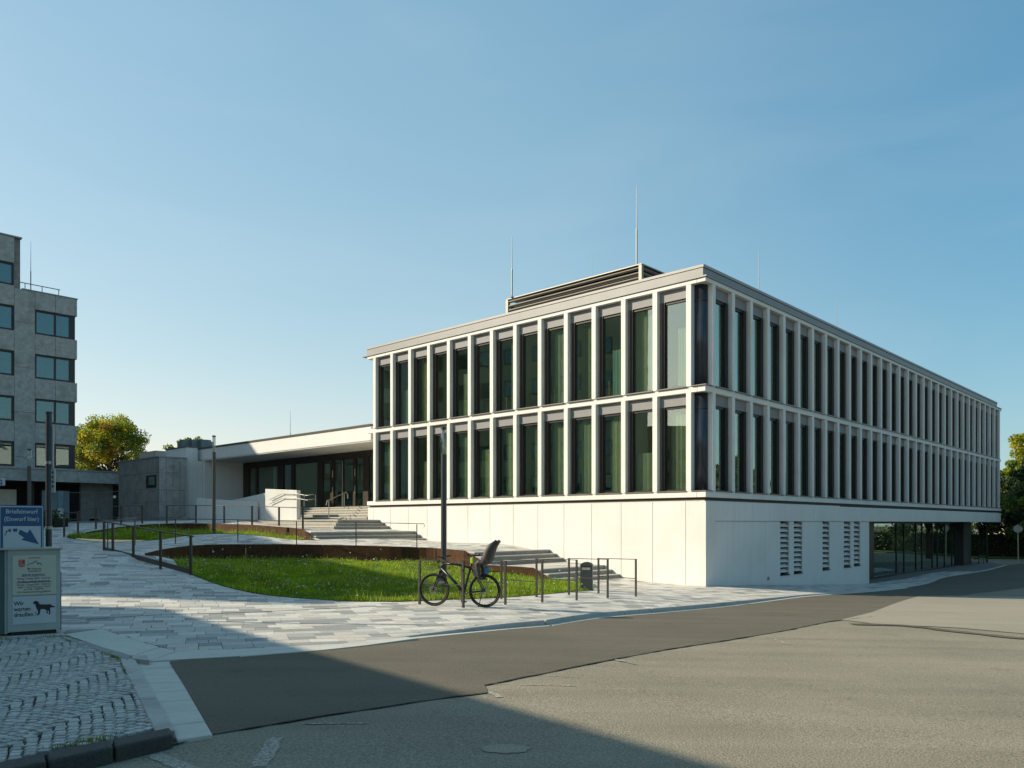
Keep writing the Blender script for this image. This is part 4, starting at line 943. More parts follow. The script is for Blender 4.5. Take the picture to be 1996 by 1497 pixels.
for b, a in zip(xe[:-1], xe[1:]):                       # a<b
    tall = b <= -3.6; win = iswin(a, b)
    top = 21.9 if tall else 18.35
    zs = []
    if win or b == 0:
        z = 5.2
        for c in wz[::-1]: zs.append((z, c-.88)); z = c+.88
        zs.append((z, 18.5 if tall else top))
        if tall: zs.append((20.1, 21.9))
    else:
        br = [5.2]+[c-.2 for c in wz[::-1]]+[18.5] if tall else [5.2]+[c-.2 for c in wz[::-1]]+[18.35]
        zs = list(zip(br[:-1], br[1:]))
        if tall: zs += [(18.5, 20.1), (20.1, 21.9)]
    for c, e in zs:
        if e-c < .1: continue
        m = MB(); m.box(a+.01, b-.01, 0, .24, c+.01, e-.01); m.build('wall_panel', CONC, TW)
for k in range(6):                                      # side face
    z = 5.2
    for c in wz[::-1]+[None]:
        e = c-.88 if c else 18.35
        m = MB(); m.box(-.24, -.0, .25+k*2.2, .25+k*2.2+2.18, z+.01, e-.01); m.build('wall_panel', CONC, TW); z = c+.88 if c else 0
for (lo, hi) in wcols:
    for c in wz+([19.3] if lo < -4 else []):
        f_ = MB(); y0 = .16; hh = .87 if c != 19.3 else .78; md = (lo+hi)/2
        f_.box(lo, hi, y0, y0+.08, c-hh, c-hh+.13); f_.box(lo, hi, y0, y0+.08, c+hh-.13, c+hh)
        for x in (lo, md-.07, hi-(.14 if lo < -4 else .42)): f_.box(x, x+(.14 if x != hi-.42 else .42), y0, y0+.08, c-hh+.13, c+hh-.13)
        fo = f_.build('window', WF, TW)
        for a, b in ((lo+.14, md-.07), (md+.07, hi-(.14 if lo < -4 else .42))):
            m = MB(); m.box(a, b, y0+.03, y0+.04, c-hh+.13, c+hh-.13); m.build('pane', TG, fo)
        m = MB(); u = random.choice((0, .5)); m.box(md+.15, md+.15+.5, y0+.3, y0+.32, c-hh+.1, c+hh-.1); m.build('curtain', curt[4], fo)
        m = MB(); m.box(lo, hi, y0+.6, y0+.62, c-hh, c+hh); m.build('sky_tint_backing', M('tower_sky_tint', (.04, .13, .20), .8), fo)  # backing tinted blue in place of sky reflected in the tower glass
m = MB(); m.box(-3.62, .04, -.04, 14, 18.35, 18.42); m.build('coping', MATS['zinc_coping'], TW); m = MB(); m.box(-27, -3.62, -.04, 14, 21.92, 22.02); m.build('coping', MATS['zinc_coping'], TW)
rl = MB(); rl.tube([(-3.6, .5, 18.95), (-1.0, .5, 18.95)], .03, 6)
for x in (-3.3, -2.2, -1.1): rl.tube([(x, .5, 18.4), (x, .5, 18.95)], .025, 6)
rl.build('roof_railing', RAIL, TW)
rod('faint lightning rod on the lower roof of the grey tower', (U2(60, 58.5), 58.5, 18.42), ztop(470, 58.5), grp=None, r=.03)

# neighbouring blocks left of and behind the camera, out of view: they shade the square and show in the window reflections
def neighbour(label, a, d, length, depth, h, col):
    ang = math.atan2(d[1], d[0]); r = thing('neighbouring_building', label, 'building', (*a, 0), ang)
    m = MB(); m.box(0, length, 0, depth, -2, h); m.build('wall', col, r)
    m = MB(); m.box(-.1, length+.0, -.1, depth+.1, h, h+.02); m.build('roof', MATS['roof_gravel'], r)
    n = int(length/3.2); fl = int((h-.5)/3.2)
    for i in range(n):
        for j in range(fl):
            x = (i+.5)*length/n; z = 1.0+j*3.2
            if z+1.7 > h: continue
            m = MB(); m.box(x-1.1, x+1.1, -.03, .02, z, z+1.6); w = m.build('window', WF, r); m = MB(); m.box(x-1, x+1, -.045, -.035, z+.1, z+1.5); m.build('pane', TG, w)
    return r
TANS = 1/math.tan(SUN_EL); sx, sy = -sv.x/sv.xy.length, -sv.y/sv.xy.length      # ground shadow direction
BROWN = M('brown_render', (.20, .155, .11), .85, var=.1)
def edge_src(p, h, z=0): return (p[0]-sx*TANS*(h-z), p[1]-sy*TANS*(h-z))
# long lower block whose roof edge shades the foreground
H1 = 9.0; e1 = G(600, 1267, 0); e2 = G(1440, 1497, 0); dd = (Vector(e2[:2])-Vector(e1[:2])).normalized()
s1 = Vector(edge_src(e1, H1)); a1 = s1-dd*5.5
neighbour('brown rendered low office block across the side street, outside the picture on the left', a1, dd, 46, -12, H1, BROWN)
neighbour('pale distant apartment block seen only in the window reflections', (-78, 32), Vector((0, -1)), 34, -12, 15.5, BROWN)  # put in behind the gap to darken what the low panes reflect
# taller block whose shadow covers the path and half of the front lawn
H2 = 24.0; q1 = G(945, 1156, -.06); q2 = G(604, 1093, .25); s1 = Vector(edge_src(q1, H2, -.05)); s2 = Vector(edge_src(q2, H2, .25)); dd2 = (s2-s1).normalized()
s3 = s1+Vector((-.68, -.73))*4.9; A2 = [s1, s1+dd2*27, s1+dd2*27+Vector((-14, 0)), s3+Vector((-12, 0)), s3]
n2_ = thing('neighbouring_building', 'taller grey office block beyond the low brown one, outside the picture on the left', 'building', (s1.x, s1.y, 0))
m = MB(); m.prism([tuple(p-s1) for p in A2], -2, H2); m.build('wall', M('ochre_render', (.34, .29, .19), .85, var=.1), n2_); m = MB(); m.prism([tuple(p-s1) for p in A2], H2, H2+.05); m.build('roof', MATS['roof_gravel'], n2_)
nn = Vector((dd2.y, -dd2.x))*.03
if nn.x < 0: nn = -nn
for i_ in range(8):
    for j_ in range(6):
        c_ = dd2*(1.8+3.25*i_); z = 1.6+j_*3.3; a_, b_ = c_-dd2*1.1, c_+dd2*1.1
        m = MB(); m.beam((*(a_), z+.8), (*(b_), z+.8), .08, 1.6); w_ = m.build('window', WF, n2_); m = MB(); m.beam((*(a_+dd2*.1+nn), z+.8), (*(b_-dd2*.1+nn), z+.8), .06, 1.4); m.build('pane', TG, w_)
# depth is measured to the right of the direction; (both lie on the far side from the square)

# ------------------------------------------------------------------ low walls and handrails at the entrance
def wallq(label, a, b, th, za, zb, zbot, name='low_wall', cat='wall', mat=PANEL):
    a, b = Vector(a), Vector(b); d = (b-a).normalized(); n = Vector((-d.y, d.x, 0))*th
    m = MB(); m.prism([a[:2], b[:2], (b+n)[:2], (a+n)[:2]], zbot, [za, zb, zb, za]); o = m.build(name, mat, label=label, cat=cat); return bev(o, .012, 2)
def zp(py, Y): return CZ-(py-HY)/F*Y
wallq('low white ramp wall in the shade in front of the canopy, nearer the lamp post', U(383, 1000, 48.5), U(497, 1000, 44.5), .2, zp(971, 48.5), zp(979, 44.5), 1.2)
wallq('low white wall rising to the right behind the ramp wall', U(452, 1000, 47.6), U(517, 1000, 44.2), .2, zp(975, 47.6), zp(961, 44.2), 1.2)
wa, wb = U(517, 1000, 43.2), U(578.5, 1000, 41.7)
wallq('bright white cheek wall carrying two handrails left of the entrance stair', wa, wb, .25, zp(953, 43.2), zp(955.5, 41.7), 1.2)
def rail(label, posts, top=None, r=.02, pw=.05, name='railing', grp=None, flat=False, base=None, smooth=True, mat=RAIL, ends=0, hook=False):
    """posts: list of (Vector base, height)"""
    t = thing(name, label, 'railing', posts[0][0], 0, grp); o = posts[0][0]
    for b, h in posts:
        if h <= 0: continue
        m = MB(); c = b-o; m.box(c.x-pw/2, c.x+pw/2, c.y-pw/2, c.y+pw/2, c.z-.1, c.z+h-.01); m.build('post', mat, t)
    T = top or [b+Vector((0, 0, h)) for b, h in posts]
    if smooth and len(T) > 2: T = catmull(T, 5)
    if ends: d0 = (T[0]-T[1]).normalized(); d1 = (T[-1]-T[-2]).normalized(); T = [T[0]+d0*ends]+list(T)+[T[-1]+d1*ends]
    if hook: T = list(T)+[T[-1]+Vector((0, 0, -.12))]
    m = MB(); m.tube([p-o for p in T], r, 8); m.build('handrail', mat, t, smooth=True)
    if base:
        m = MB()
        for p, q in zip(posts[:-1], posts[1:]): m.beam(p[0]-o+Vector((0, 0, .05)), q[0]-o+Vector((0, 0, .05)), .012, .14)
        m.build('base_plate', mat, t)
    return t
def PO(px, pyb, z, pyt):
    p = G(px, pyb, z); return (p, (pyb-pyt)/F*p.y)
def POY(px, pyb, Y, pyt):
    p = U(px, pyb, Y); return (p, (pyb-pyt)/F*Y)
rail('dark steel railing running down the path edge left of the front lawn', [PO(203, 1073, .82, 1017.5), PO(220, 1077.5, .77, 1019.5), PO(260, 1088, .66, 1026), PO(313, 1102, .52, 1036), PO(372, 1118, .36, 1045)], base=True, ends=.12, r=.02, pw=.06)
rail('thin curved railing along the middle path above the front lawn', [PO(210, 1067, .86, 1017), PO(263, 1062.5, .88, 1012), PO(342, 1061, .90, 1011.5), PO(463.6, 1061, .88, 1013), PO(578, 1063, .87, 1016), PO(694, 1065.5, .83, 1018.5), PO(812.5, 1068.5, .76, 1021.5), (G(826, 1069, .75), 0)], top=[U(203, 1016.5, 24.8), U(212, 1014.5, 27), U(263, 1012, 31.5), U(342, 1011.5, 30.2), U(463.6, 1013, 30.5), U(578, 1015.5, 30), U(694, 1018, 29.5), U(827, 1021, 29.2)], r=.012, pw=.03, hook=True)
rail('grey railing climbing beside the path at the far left of the upper lawn', [POY(125, 1047, 38, 1001), POY(152, 1040, 38.8, 998), POY(187, 1029, 40, 990), POY(236, 1020, 41.5, 986.5), POY(277, 1017, 42.5, 985.5)], r=.022, pw=.07)
rail('grey railing behind the upper lawn, from the concrete block to the stairs', [POY(325, 1020, 42, 985.5), POY(382, 1019, 41.5, 985.5), POY(437, 1019.5, 40.5, 986), POY(491.5, 1022, 37.2, 986), POY(544, 1026, 35.6, 988.5), POY(590.5, 1030, 34.0, 990)], r=.018, pw=.07)
# double handrail on the cheek wall
for dz, lb in ((0, 'upper'), (.24, 'lower')):
    d = (wb-wa).normalized(); n = Vector((d.y, -d.x, 0))*.08
    pts = [(522, 972), (528, 974), (553, 962), (578, 962), (600, 966), (614, 963.5)]
    T = [U(px, py, 43.2-(px-517)*.0245)+n-Vector((0, 0, dz)) for px, py in pts[1:]]
    t = thing('wall_handrail', '%s of the two steel handrails on the white cheek wall' % lb, 'handrail', T[0]); o = T[0]
    m = MB(); m.tube([p-o for p in T], .018, 8); m.build('handrail', STEEL, t, smooth=True)
    for px in (535, 555, 574):
        k = [p for p in T if 1]; q = U(px, 0, 43.2-(px-517)*.0245); zz = float(np.interp(px, [528, 553, 578], [974, 962, 962])); Y = q.y; c = Vector((q.x, q.y, zp(zz, Y)-dz))+n
        m = MB(); m.tube([c-o, c-o-n*.95-Vector((0, 0, .03))], .012, 6); m.build('bracket', STEEL, t)
    if dz == 0:
        for px in (593, 615): q = U(px, 987, 41); m = MB(); m.tube([Vector((q.x, q.y, 2.55))-o, Vector((q.x, q.y, zp(964, q.y)))-o], .02, 8); m.build('post', STEEL, t)
t = thing('stair_handrail', 'short steel handrail sloping down the middle of the top stair', 'handrail', L(.2, 22, 2.0)); o = t.location.copy()
A, Bq = U(638, 976, 40.6), U(675, 959, 43); Cq = U(636, 1007, 39.8)
m = MB(); m.tube([q-o for q in (U(636, 985, 40.4), A, Bq, Bq+Vector((.05, .15, -.15)), Bq+Vector((.05, .15, -.35)))], .028, 8); m.build('handrail', STEEL, t)
for q, zb in ((U(641, 975, 40.7), 1.95), (U(671, 962, 42.8), 2.5)): m = MB(); m.tube([Vector((q.x, q.y, zb))-o, q-o], .025, 8); m.build('post', STEEL, t)

# ------------------------------------------------------------------ street lamps
LG = glass('lamp_glass', (.85, .88, .88), .12)
def lamp(label, p, H, grp='cylindrical street lamps on the square', r=.075, head=.72):
    t = thing('street_lamp', label, 'street lamp', p, 0, grp)
    m = MB(); m.cyl((0, 0), r, -.2, H-head, 20); m.build('post', LAMPM, t, smooth=False)
    m = MB(); m.cyl((0, 0), r*1.25, -.02, .04, 20); m.build('base_ring', LAMPM, t)
    m = MB(); m.cyl((0, 0), r*1.0, H-head, H-.05, 20); m.build('lamp_glass', LG, t, smooth=True)
    m = MB(); m.cyl((0, 0), r*1.06, H-.05, H, 20); m.build('cap', LAMPM, t)
    m = MB(); m.cyl((0, 0), .022, H-head, H-.05, 10)
    for a in range(3): m.cyl((r*.8*math.cos(a*2.1), r*.8*math.sin(a*2.1)), .007, H-head, H-.05, 5)
    m.build('inner_tube', STEEL, t)
p = U(865, 1130, 21); lamp('street lamp standing in the front lawn behind the bicycle', p, (1130-833)/F*21)
p = U(417, 1047, 34.6); lamp('street lamp standing in the upper lawn', p, (1047-849)/F*34.6)
p = Vector((U2(57, 33), 33, 1.0)); lamp('pale street lamp between the grey tower and the letterbox sign', p, zp(875, 33)-1.0)
# dark sign mast behind the cabinet
p = G(93, 1200, .1); Yp = 13.4; p = Vector((U2(95, Yp), Yp, .1)); mt_ = thing('sign_mast', 'tall dark mast with narrow sign plates behind the grey cabinet', 'mast', p)
MAST = M('mast_paint', (.035, .045, .055), .4, metal=.4)
h_ = zp(806, Yp)-.1; m = MB(); m.cyl((0, 0), .048, -.1, h_, 16); m.build('mast', MAST, mt_); m = MB(); m.cyl((0, 0), .055, h_, h_+.03, 16); m.build('cap', MAST, mt_)
for dz in (0, 1.1): m = MB(); m.cyl((0, 0), .056, zp(905, Yp)-.1-dz, zp(899, Yp)-.1-dz, 16); m.build('clamp', STEEL, mt_)
SG = M('sign_plate_grey', (.42, .43, .40), .5, var=.05); SGT = M('sign_print_dark', (.05, .06, .07), .6, var=0)
x0, x1 = U2(99.5, Yp)-p.x, U2(107.5, Yp)-p.x
m = MB(); m.box(x0, x1, -.012, .012, zp(960, Yp)-.1, zp(913, Yp)-.1); s = m.build('sign_plate', SG, mt_)
for k in range(4): z = zp(921+k*9, Yp)-.1; m = MB(); m.box(x0+.02, x1-.02, -.0145, -.0125, z-.02, z+.02); m.build('sign_mark', SGT, s)
m = MB(); m.box(x0+.005, x1-.03, .0, .02, zp(912, Yp)-.1, zp(829, Yp)-.1); m.build('sign_plate', SG, mt_, label='tall narrow plate seen edge on')

# ------------------------------------------------------------------ letterbox cabinet and signs
def text(s, size, mat, parent, loc, rot=None, name='lettering', align='LEFT', bold=0., sx_=1.0):
    cu = bpy.data.curves.new('t', 'FONT'); cu.body = s; cu.size = size; cu.align_x = align; cu.offset = bold; cu.extrude = .0008; cu.resolution_u = 2
    o = bpy.data.objects.new('t', cu); COL.objects.link(o); bpy.context.view_layer.update()
    me = bpy.data.meshes.new_from_object(o); bpy.data.objects.remove(o); me.materials.clear(); me.materials.append(mat)
    q = put(name, me, parent); q.location = loc; q.rotation_euler = (rad(90), 0, 0); q.scale = (sx_*.87, 1, 1); return q
AC = rad(35); Yc = 11.3; x0c = U2(14, Yc); kc_ = (118-CX)/F; cw = (kc_*Yc-x0c)/(math.cos(AC)-kc_*math.sin(AC))
z0c = zp(1236, Yc); z1c = zp(1072.5, Yc); pc = Vector((x0c, Yc, z0c)); cab = thing('letterbox_cabinet', 'pale grey metal cabinet with notice plates at the left edge of the pavement', 'cabinet', pc, AC)
def onface(px, py, o, d=0.):
    k = (px-CX)/F; u = (k*o.y-o.x)/(math.cos(AC)-k*math.sin(AC)); Y = o.y+math.sin(AC)*u; return u, zp(py, Y)-o.z
CABM = M('cabinet_paint', (.36, .40, .37), .5, var=.08, scale=3, stain=(1.8, (.26, .29, .26), .7)); CABD = M('cabinet_side_green', (.05, .10, .095), .5, var=.15)
hc = z1c-z0c
m = MB(); m.box(0, cw, .0, .42, .02, hc); m.build('body', CABM, cab); bev(cab.children[-1], .008, 2)
m = MB(); m.box(-.32, -.03, .03, .42, .02, hc-.01); m.build('side_box', CABD, cab); m = MB(); m.box(-.03, .0, .02, .42, .0, hc); m.build('side_profile', CABM, cab)
m = MB(); m.box(-.33, cw+.03, -.035, .45, hc, hc+.03); bev(m.build('lid', M('lid_metal', (.36, .36, .31), .4, metal=.3), cab), .006, 2)
m = MB(); m.box(.05, cw-.05, .05, .38, -.09, .02); m.build('plinth', BLACK, cab)
m = MB(); m.box(cw+.001, cw+.02, .1, .14, .0, hc*.72); m.build('edge_seal', BLACK, cab)
def plate(xa, ya, xb, yb, mat, d=.006, name='notice_plate', yoff=0., par=cab, o=pc):
    x0, zh = onface(xa, ya, o); x1, zl = onface(xb, yb, o)
    m = MB(); m.box(x0, x1, -d+yoff, yoff-.0005, zl, zh); q = m.build(name, mat, par); return bev(q, .004, 1)
CREAM = M('notice_cream', (.52, .52, .41), .5, var=.03); WPL = M('notice_white', (.50, .53, .54), .5, var=.03)
INK = M('ink_black', (.02, .02, .022), .6, var=0); INKB = M('ink_blue', (.03, .07, .16), .6, var=0); RED = M('emblem_red', (.45, .04, .05), .6, var=0); SBL = M('sign_blue', (.02, .085, .19), .5, var=.05); SWH = M('sign_white', (.50, .54, .56), .5, var=.03)
pl1 = plate(24, 1083, 109, 1160, CREAM); pl2 = plate(24, 1160.5, 109, 1213, WPL)
def cl(px, py, dy=-.0075): u, z = onface(px, py, pc); return (u, dy, z)
k1 = (Yc+.2)/F; SXC = .865
text('LANDKREIS', 3.6*k1, INK, pl1, cl(67, 1088.5), align='CENTER', sx_=1.3)
text('MARBURG', 3.8*k1, INK, pl1, cl(71, 1110), align='CENTER', sx_=1.1); text('BIEDENKOPF', 3.8*k1, INK, pl1, cl(68, 1114.5), align='CENTER', sx_=1.1)
text('SERVICEZEITEN:', 6.4*k1, INKB, pl1, cl(65.5, 1123.2), align='CENTER', bold=.0008)
text('Montag - Freitag: 08:00 - 16:00 Uhr', 4.6*k1, INK, pl1, cl(66.5, 1128.6), align='CENTER')
text('Straßenverkehrsbehörde', 6.2*k1, INKB, pl1, cl(66.5, 1135.4), align='CENTER', bold=.0012)
m = MB(); a, b = cl(30, 1136.3), cl(103, 1136.3); m.box(a[0], b[0], -.0085, -.0065, a[2]-.002, a[2]+.002); m.build('underline', INKB, pl1)
text('Montag - Freitag: 08:00 - 12:00 Uhr', 4.6*k1, INK, pl1, cl(66.5, 1140.6), align='CENTER'); text('jeden 1. und 3. Samstag im Monat', 4.6*k1, INK, pl1, cl(66.5, 1145.2), align='CENTER')
text('von 9:00 - 12:00 Uhr', 4.6*k1, INK, pl1, cl(66.5, 1149.8), align='CENTER'); text('(Für Hauptuntersuchung geöffnet)', 4.6*k1, INK, pl1, cl(66.5, 1154.6), align='CENTER')
# shield with red and white stripes, small square and the outline of a castle on a hill
m = MB(); a = cl(36, 1091); b = cl(48.5, 1105)
m.add([(a[0], -.0068, a[2]), (a[0], -.0068, b[2]+.01), ((a[0]+b[0])/2, -.0068, b[2]-.006), (b[0], -.0068, b[2]+.01), (b[0], -.0068, a[2])], [(0, 1, 2, 3, 4)]); m.build('emblem', RED, pl1)
m = MB()
for k in range(4): z = a[2]-.016-.024*k; m.box(a[0]+.004, b[0]-.004 if k > 1 else b[0]-.03, -.0082, -.007, z-.005, z+.002)
m.build('emblem_stripes', CREAM, pl1)
m = MB(); c = cl(56, 1108.5); m.box(c[0]-.014, c[0]+.014, -.0082, -.0068, c[2]-.012, c[2]+.014); m.build('emblem', RED, pl1)
m = MB(); T = [cl(x, y, -.008) for x, y in ((53.5, 1102.5), (57, 1099), (60, 1098), (62, 1099), (65, 1096.5), (67, 1096.5), (67, 1093.8), (72, 1093.8), (72, 1097), (74, 1098.5), (74.5, 1100), (75, 1097), (79, 1098), (82, 1102))]
for p_, q_ in zip(T[:-1], T[1:]): m.beam(p_, q_, .002, .0085)
m.build('castle_outline', INKB, pl1)
for i, s in enumerate(('Wir', 'warten', 'draußen !')): text(s, 11.2*k1, INK, pl2, cl(27, 1180.5+i*11), bold=.0012)
dog = [(64.5, 1175), (66, 1172.5), (69, 1171), (73, 1171.5), (75.5, 1174), (77, 1177.5), (84, 1178), (92, 1178), (98, 1177.5), (101, 1180), (107, 1181.8), (107, 1183), (101, 1184.2), (98.5, 1183.5), (97.5, 1187), (98, 1190), (98.5, 1193), (97.5, 1197), (94.5, 1197.2), (94.5, 1196), (96, 1193.5), (94.5, 1190.5), (92.5, 1189), (93, 1192), (93.5, 1195), (91, 1195.5), (90, 1194.5), (91.3, 1192), (89, 1188), (84, 1186.8), (79, 1187.5), (78.5, 1191), (77.5, 1195), (76, 1198.6), (72, 1198.8), (71.5, 1197.3), (74, 1196), (74, 1191), (72.5, 1187.5), (70.5, 1184.5), (69.5, 1180), (69, 1178), (66.5, 1177), (64.8, 1176.6)]
m = MB(); P = [cl(x, y, -.0068) for x, y in dog]; n = len(P); tri = geometry.tessellate_polygon([[Vector((p_[0], p_[2], 0)) for p_ in P]])
m.add(P+[(p_[0], -.0082, p_[2]) for p_ in P], [tuple(t_) for t_ in tri]+[tuple(i+n for i in t_) for t_ in tri]); m.build('dog_silhouette', INK, pl2)
# blue letterbox sign on top
Ys = 11.33; ps = Vector((U2(0, Ys), Ys, z1c+.03))
def cs(px, py, dy=0.): u, z = onface(px, py, ps); return (u, dy, z)
sg = thing('letterbox_sign', 'blue and white sign with a curved arrow standing on the grey cabinet', 'sign', ps, AC)
def sbox(xa, ya, xb, yb, d0, d1, mat, name, par=sg): a, b = cs(xa, yb), cs(xb, ya); m = MB(); m.box(a[0], b[0], d0, d1, a[2], b[2]); return m.build(name, mat, par)
sbox(-14, 985, 85, 1075, 0, .03, SBL, 'board'); 
for q in ((-.5, 987, 83.5, 988.2), (82.3, 988.3, 83.5, 1072), (-.5, 988.3, .7, 1072)): sbox(*q, -.0025, -.0005, SWH, 'border')
sbox(6, 1025.5, 79.5, 1070, -.003, -.0005, SWH, 'white_field')
ks = Ys/F
text('Briefeinwurf', 12.2*ks, SWH, sg, cs(42.5, 1001, -.002), align='CENTER', bold=.0012, sx_=1.02); text('(Einwurf hier)', 12.2*ks, SWH, sg, cs(42.5, 1015.5, -.002), align='CENTER', bold=.0012, sx_=1.0)
def flat(pts, mat, name): 
    P = [cs(x, y, -.0045) for x, y in pts]; tri = geometry.tessellate_polygon([[Vector((p_[0], p_[2], 0)) for p_ in P]]); m = MB(); m.add(P, [tuple(t_) for t_ in tri]); m.build(name, mat, sg)
flat([(39, 1032), (53, 1039), (58.5, 1031.5), (76, 1061), (41, 1052), (47, 1048), (35.5, 1040.5)], SBL, 'arrow')
flat([(24.5, 1030.5), (34.5, 1030), (33, 1036.5), (26, 1036.5)], SBL, 'arrow_dash'); flat([(14.5, 1033), (20.5, 1030), (22, 1036.5), (17.5, 1037)], SBL, 'arrow_dash')
flat([(10.5, 1036.5), (13.5, 1033.5), (15, 1037), (12, 1040)], SBL, 'arrow_dash'); flat([(9, 1040), (12, 1041), (10.5, 1045.5)], SBL, 'arrow_dash')

# ------------------------------------------------------------------ bicycle stands and bicycle
hoops = [((817.8, 1177.2, -.02), (903, 1184.5, -.03), 'bicycle stand at the left end of the row, holding the bicycle'), ((901, 1172, -.05), (985, 1178, -.06), 'bicycle stand behind the rear wheel of the bicycle'),
         ((977, 1168, -.08), (1057, 1173.3, -.09), 'empty bicycle stand third from the left'), ((1045.8, 1164, -.1), (1124, 1169.7, -.12), 'empty bicycle stand just left of the litter bin'),
         ((1109, 1160.5, -.13), (1184.5, 1166, -.15), 'empty bicycle stand in front of the litter bin'), ((1166.5, 1157.3, -.16), (1239.4, 1162.8, -.18), 'bicycle stand at the right end of the row, nearest the white wall')]
for a, b, lab in hoops:
    A, Bv = G(*a), G(*b); A.z = hP(A.x, A.y); Bv.z = hP(Bv.x, Bv.y)
    t = thing('bicycle_stand', lab, 'bicycle stand', A, 0, 'steel bicycle stands in a row along the pavement'); d = Bv-A; h = .93
    dd3 = Vector((d.x, d.y, 0)).normalized(); zt2 = max(0, d.z)+h
    for c in (Vector((0, 0, 0)), d):
        m = MB(); m.beam(Vector((c.x, c.y, c.z-.1)), Vector((c.x, c.y, h+d.z*.5+.0)), .045, .04, up=(dd3.x, dd3.y, 0)); m.build('post', RAIL, t)
    tz = h+d.z*.5+.008
    m = MB(); m.beam(Vector((0, 0, tz))-dd3*.027, Vector((d.x, d.y, tz))+dd3*.027, .045, .016); m.build('top_bar', RAIL, t)
    m = MB(); m.beam(Vector((0, 0, .46)), Vector((d.x, d.y, .46+d.z)), .02, .018); m.build('cross_bar', RAIL, t)
rr = G(944.8, 1183.8, -.03); ff = U(846.5, 1177, 16.55); rr = Vector((-.56, 16.2, hP(-.56, 16.2)+.0)); ff = Vector((-1.625, 16.52, hP(-1.625, 16.52)))
dx_ = Vector((rr.x-ff.x, rr.y-ff.y, 0)); bz = math.atan2(dx_.y, dx_.x)
BK = thing('bicycle', 'black touring bicycle with a rear child seat leaning at the first stand', 'bicycle', (ff.x, ff.y, (ff.z+rr.z)/2+.004), bz)
WBs = dx_.length; R = .345
BF = M('bike_frame_black', (.016, .017, .019), .35, metal=.2, var=.1); TY = M('tyre', (.018, .017, .016), .8, var=.1); RIM = M('rim_black', (.03, .03, .03), .35, metal=.6); LIME = M('lime_plastic', (.35, .60, .04), .5); CS = M('child_seat_grey', (.04, .037, .034), .6); PAD = M('seat_pad', (.20, .18, .135), .9); BAGB = M('blue_bag', (.04, .16, .30), .7)
def P3(u, v, w=0): return (u, w, v)
def wheel(u, lab):
    ring = lambda r, n=44: [P3(u+r*math.cos(2*math.pi*k/n), R+r*math.sin(2*math.pi*k/n)) for k in range(n)]
    wmesh = MB(); wmesh.tube([P3(u, R, -.05), P3(u, R, .05)], .022, 10); w = wmesh.build('wheel', RIM, BK)
    m = MB(); m.tube(ring(R-.022), .022, 8, closed=True); m.build('tyre', TY, w, smooth=True)
    m = MB(); m.tube(ring(R-.052), .012, 6, closed=True); m.build('rim', RIM, w)
    m = MB()
    for k in range(28):
        a = 2*math.pi*k/28; b = a+(.7 if k % 2 else -.7); s_ = .03 if k % 4 < 2 else -.03
        m.beam(P3(u+.022*math.cos(b), R+.022*math.sin(b), s_), P3(u+(R-.05)*math.cos(a), R+(R-.05)*math.sin(a)), .0024, .0024)
    m.build('spokes', STEEL, w)
    m = MB(); rg = [P3(u+.07*math.cos(2*math.pi*k/24), R+.07*math.sin(2*math.pi*k/24), -.055) for k in range(24)]; m.tube(rg, .0075, 4, closed=True)
    for k in range(6): a = k*1.047; m.beam(P3(u+.02*math.cos(a), R+.02*math.sin(a), -.055), P3(u+.068*math.cos(a+.3), R+.068*math.sin(a+.3), -.055), .006, .003)
    m.build('brake_disc', STEEL, w)
    return w
wheel(0, 'front'); wheel(WBs, 'rear')
hx = WBs/1.10
BB_, ST, HT, HB, RA = P3(.655*hx, .285), P3(.805*hx, .84), P3(.205, .91), P3(.15, .76), P3(WBs, R)
m = MB(); m.tube([HT, P3(.16, .77)], .024, 10); m.tube([P3(.165, .79), P3(.45, .52), BB_], .033, 10); m.tube([P3(.2, .89), P3(.5, .875), P3(.79*hx, .81)], .023, 10); m.tube([BB_, ST, P3(.82*hx, .9)], .023, 10)
for s_ in (-.055, .055): m.tube([P3(.66*hx, .29, s_*.4), P3(.75*hx, .30, s_), P3(WBs, R, s_)], .014, 7); m.tube([P3(.80*hx, .81, s_*.25), P3(.88*hx, .70, s_), P3(WBs, R, s_)], .012, 7)
m.build('frame', BF, BK, smooth=True)
m = MB()
for s_ in (-.05, .05): m.tube([P3(.155, .745, s_*.8), P3(.11, .66, s_), P3(.0, R, s_)], [.022, .019, .012], 8)
m.tube([P3(.155, .745, -.05), P3(.155, .745, .05)], .018, 8); m.build('fork', BF, BK, smooth=True)
m = MB(); m.tube([P3(.205, .90), P3(.225, .99)], .02, 8); m.tube([P3(.225, .985), P3(.15, 1.02)], .016, 8)
m.tube([P3(.24, 1.04, -.31), P3(.17, 1.03, -.12), P3(.15, 1.02, 0), P3(.17, 1.03, .12), P3(.24, 1.04, .31)], .0125, 8); m.build('handlebar', BF, BK, smooth=True)
for s_ in (-1, 1): m = MB(); m.tube([P3(.20, 1.035, s_*.2), P3(.245, 1.04, s_*.33)], .018, 8); m.build('grip', BLACK, BK); m = MB(); m.tube([P3(.15, 1.03, s_*.17), P3(.09, .99, s_*.24)], .006, 5); m.build('brake_lever', BLACK, BK)
m = MB()
for k, s_ in enumerate((-.1, -.04, .05, .12)): m.tube(catmull([P3(.17, 1.03, s_), P3(.05-.02*k, 1.0, s_), P3(.03, .88+.03*k, s_*.6), P3(.12, .80, s_*.3), P3(.16, .76, 0)], 5), .0035, 5)
m.build('cables', BLACK, BK)
m = MB(); m.tube([P3(.08, .93, 0), P3(.11, .93, 0)], .035, 12); m.tube([P3(.10, .93, 0), P3(.17, .94, 0)], .009, 6); m.build('headlight', BLACK, BK)
sad = MB(); ys = [(.735, .018), (.79, .025), (.86, .045), (.93, .08), (.985, .07)]
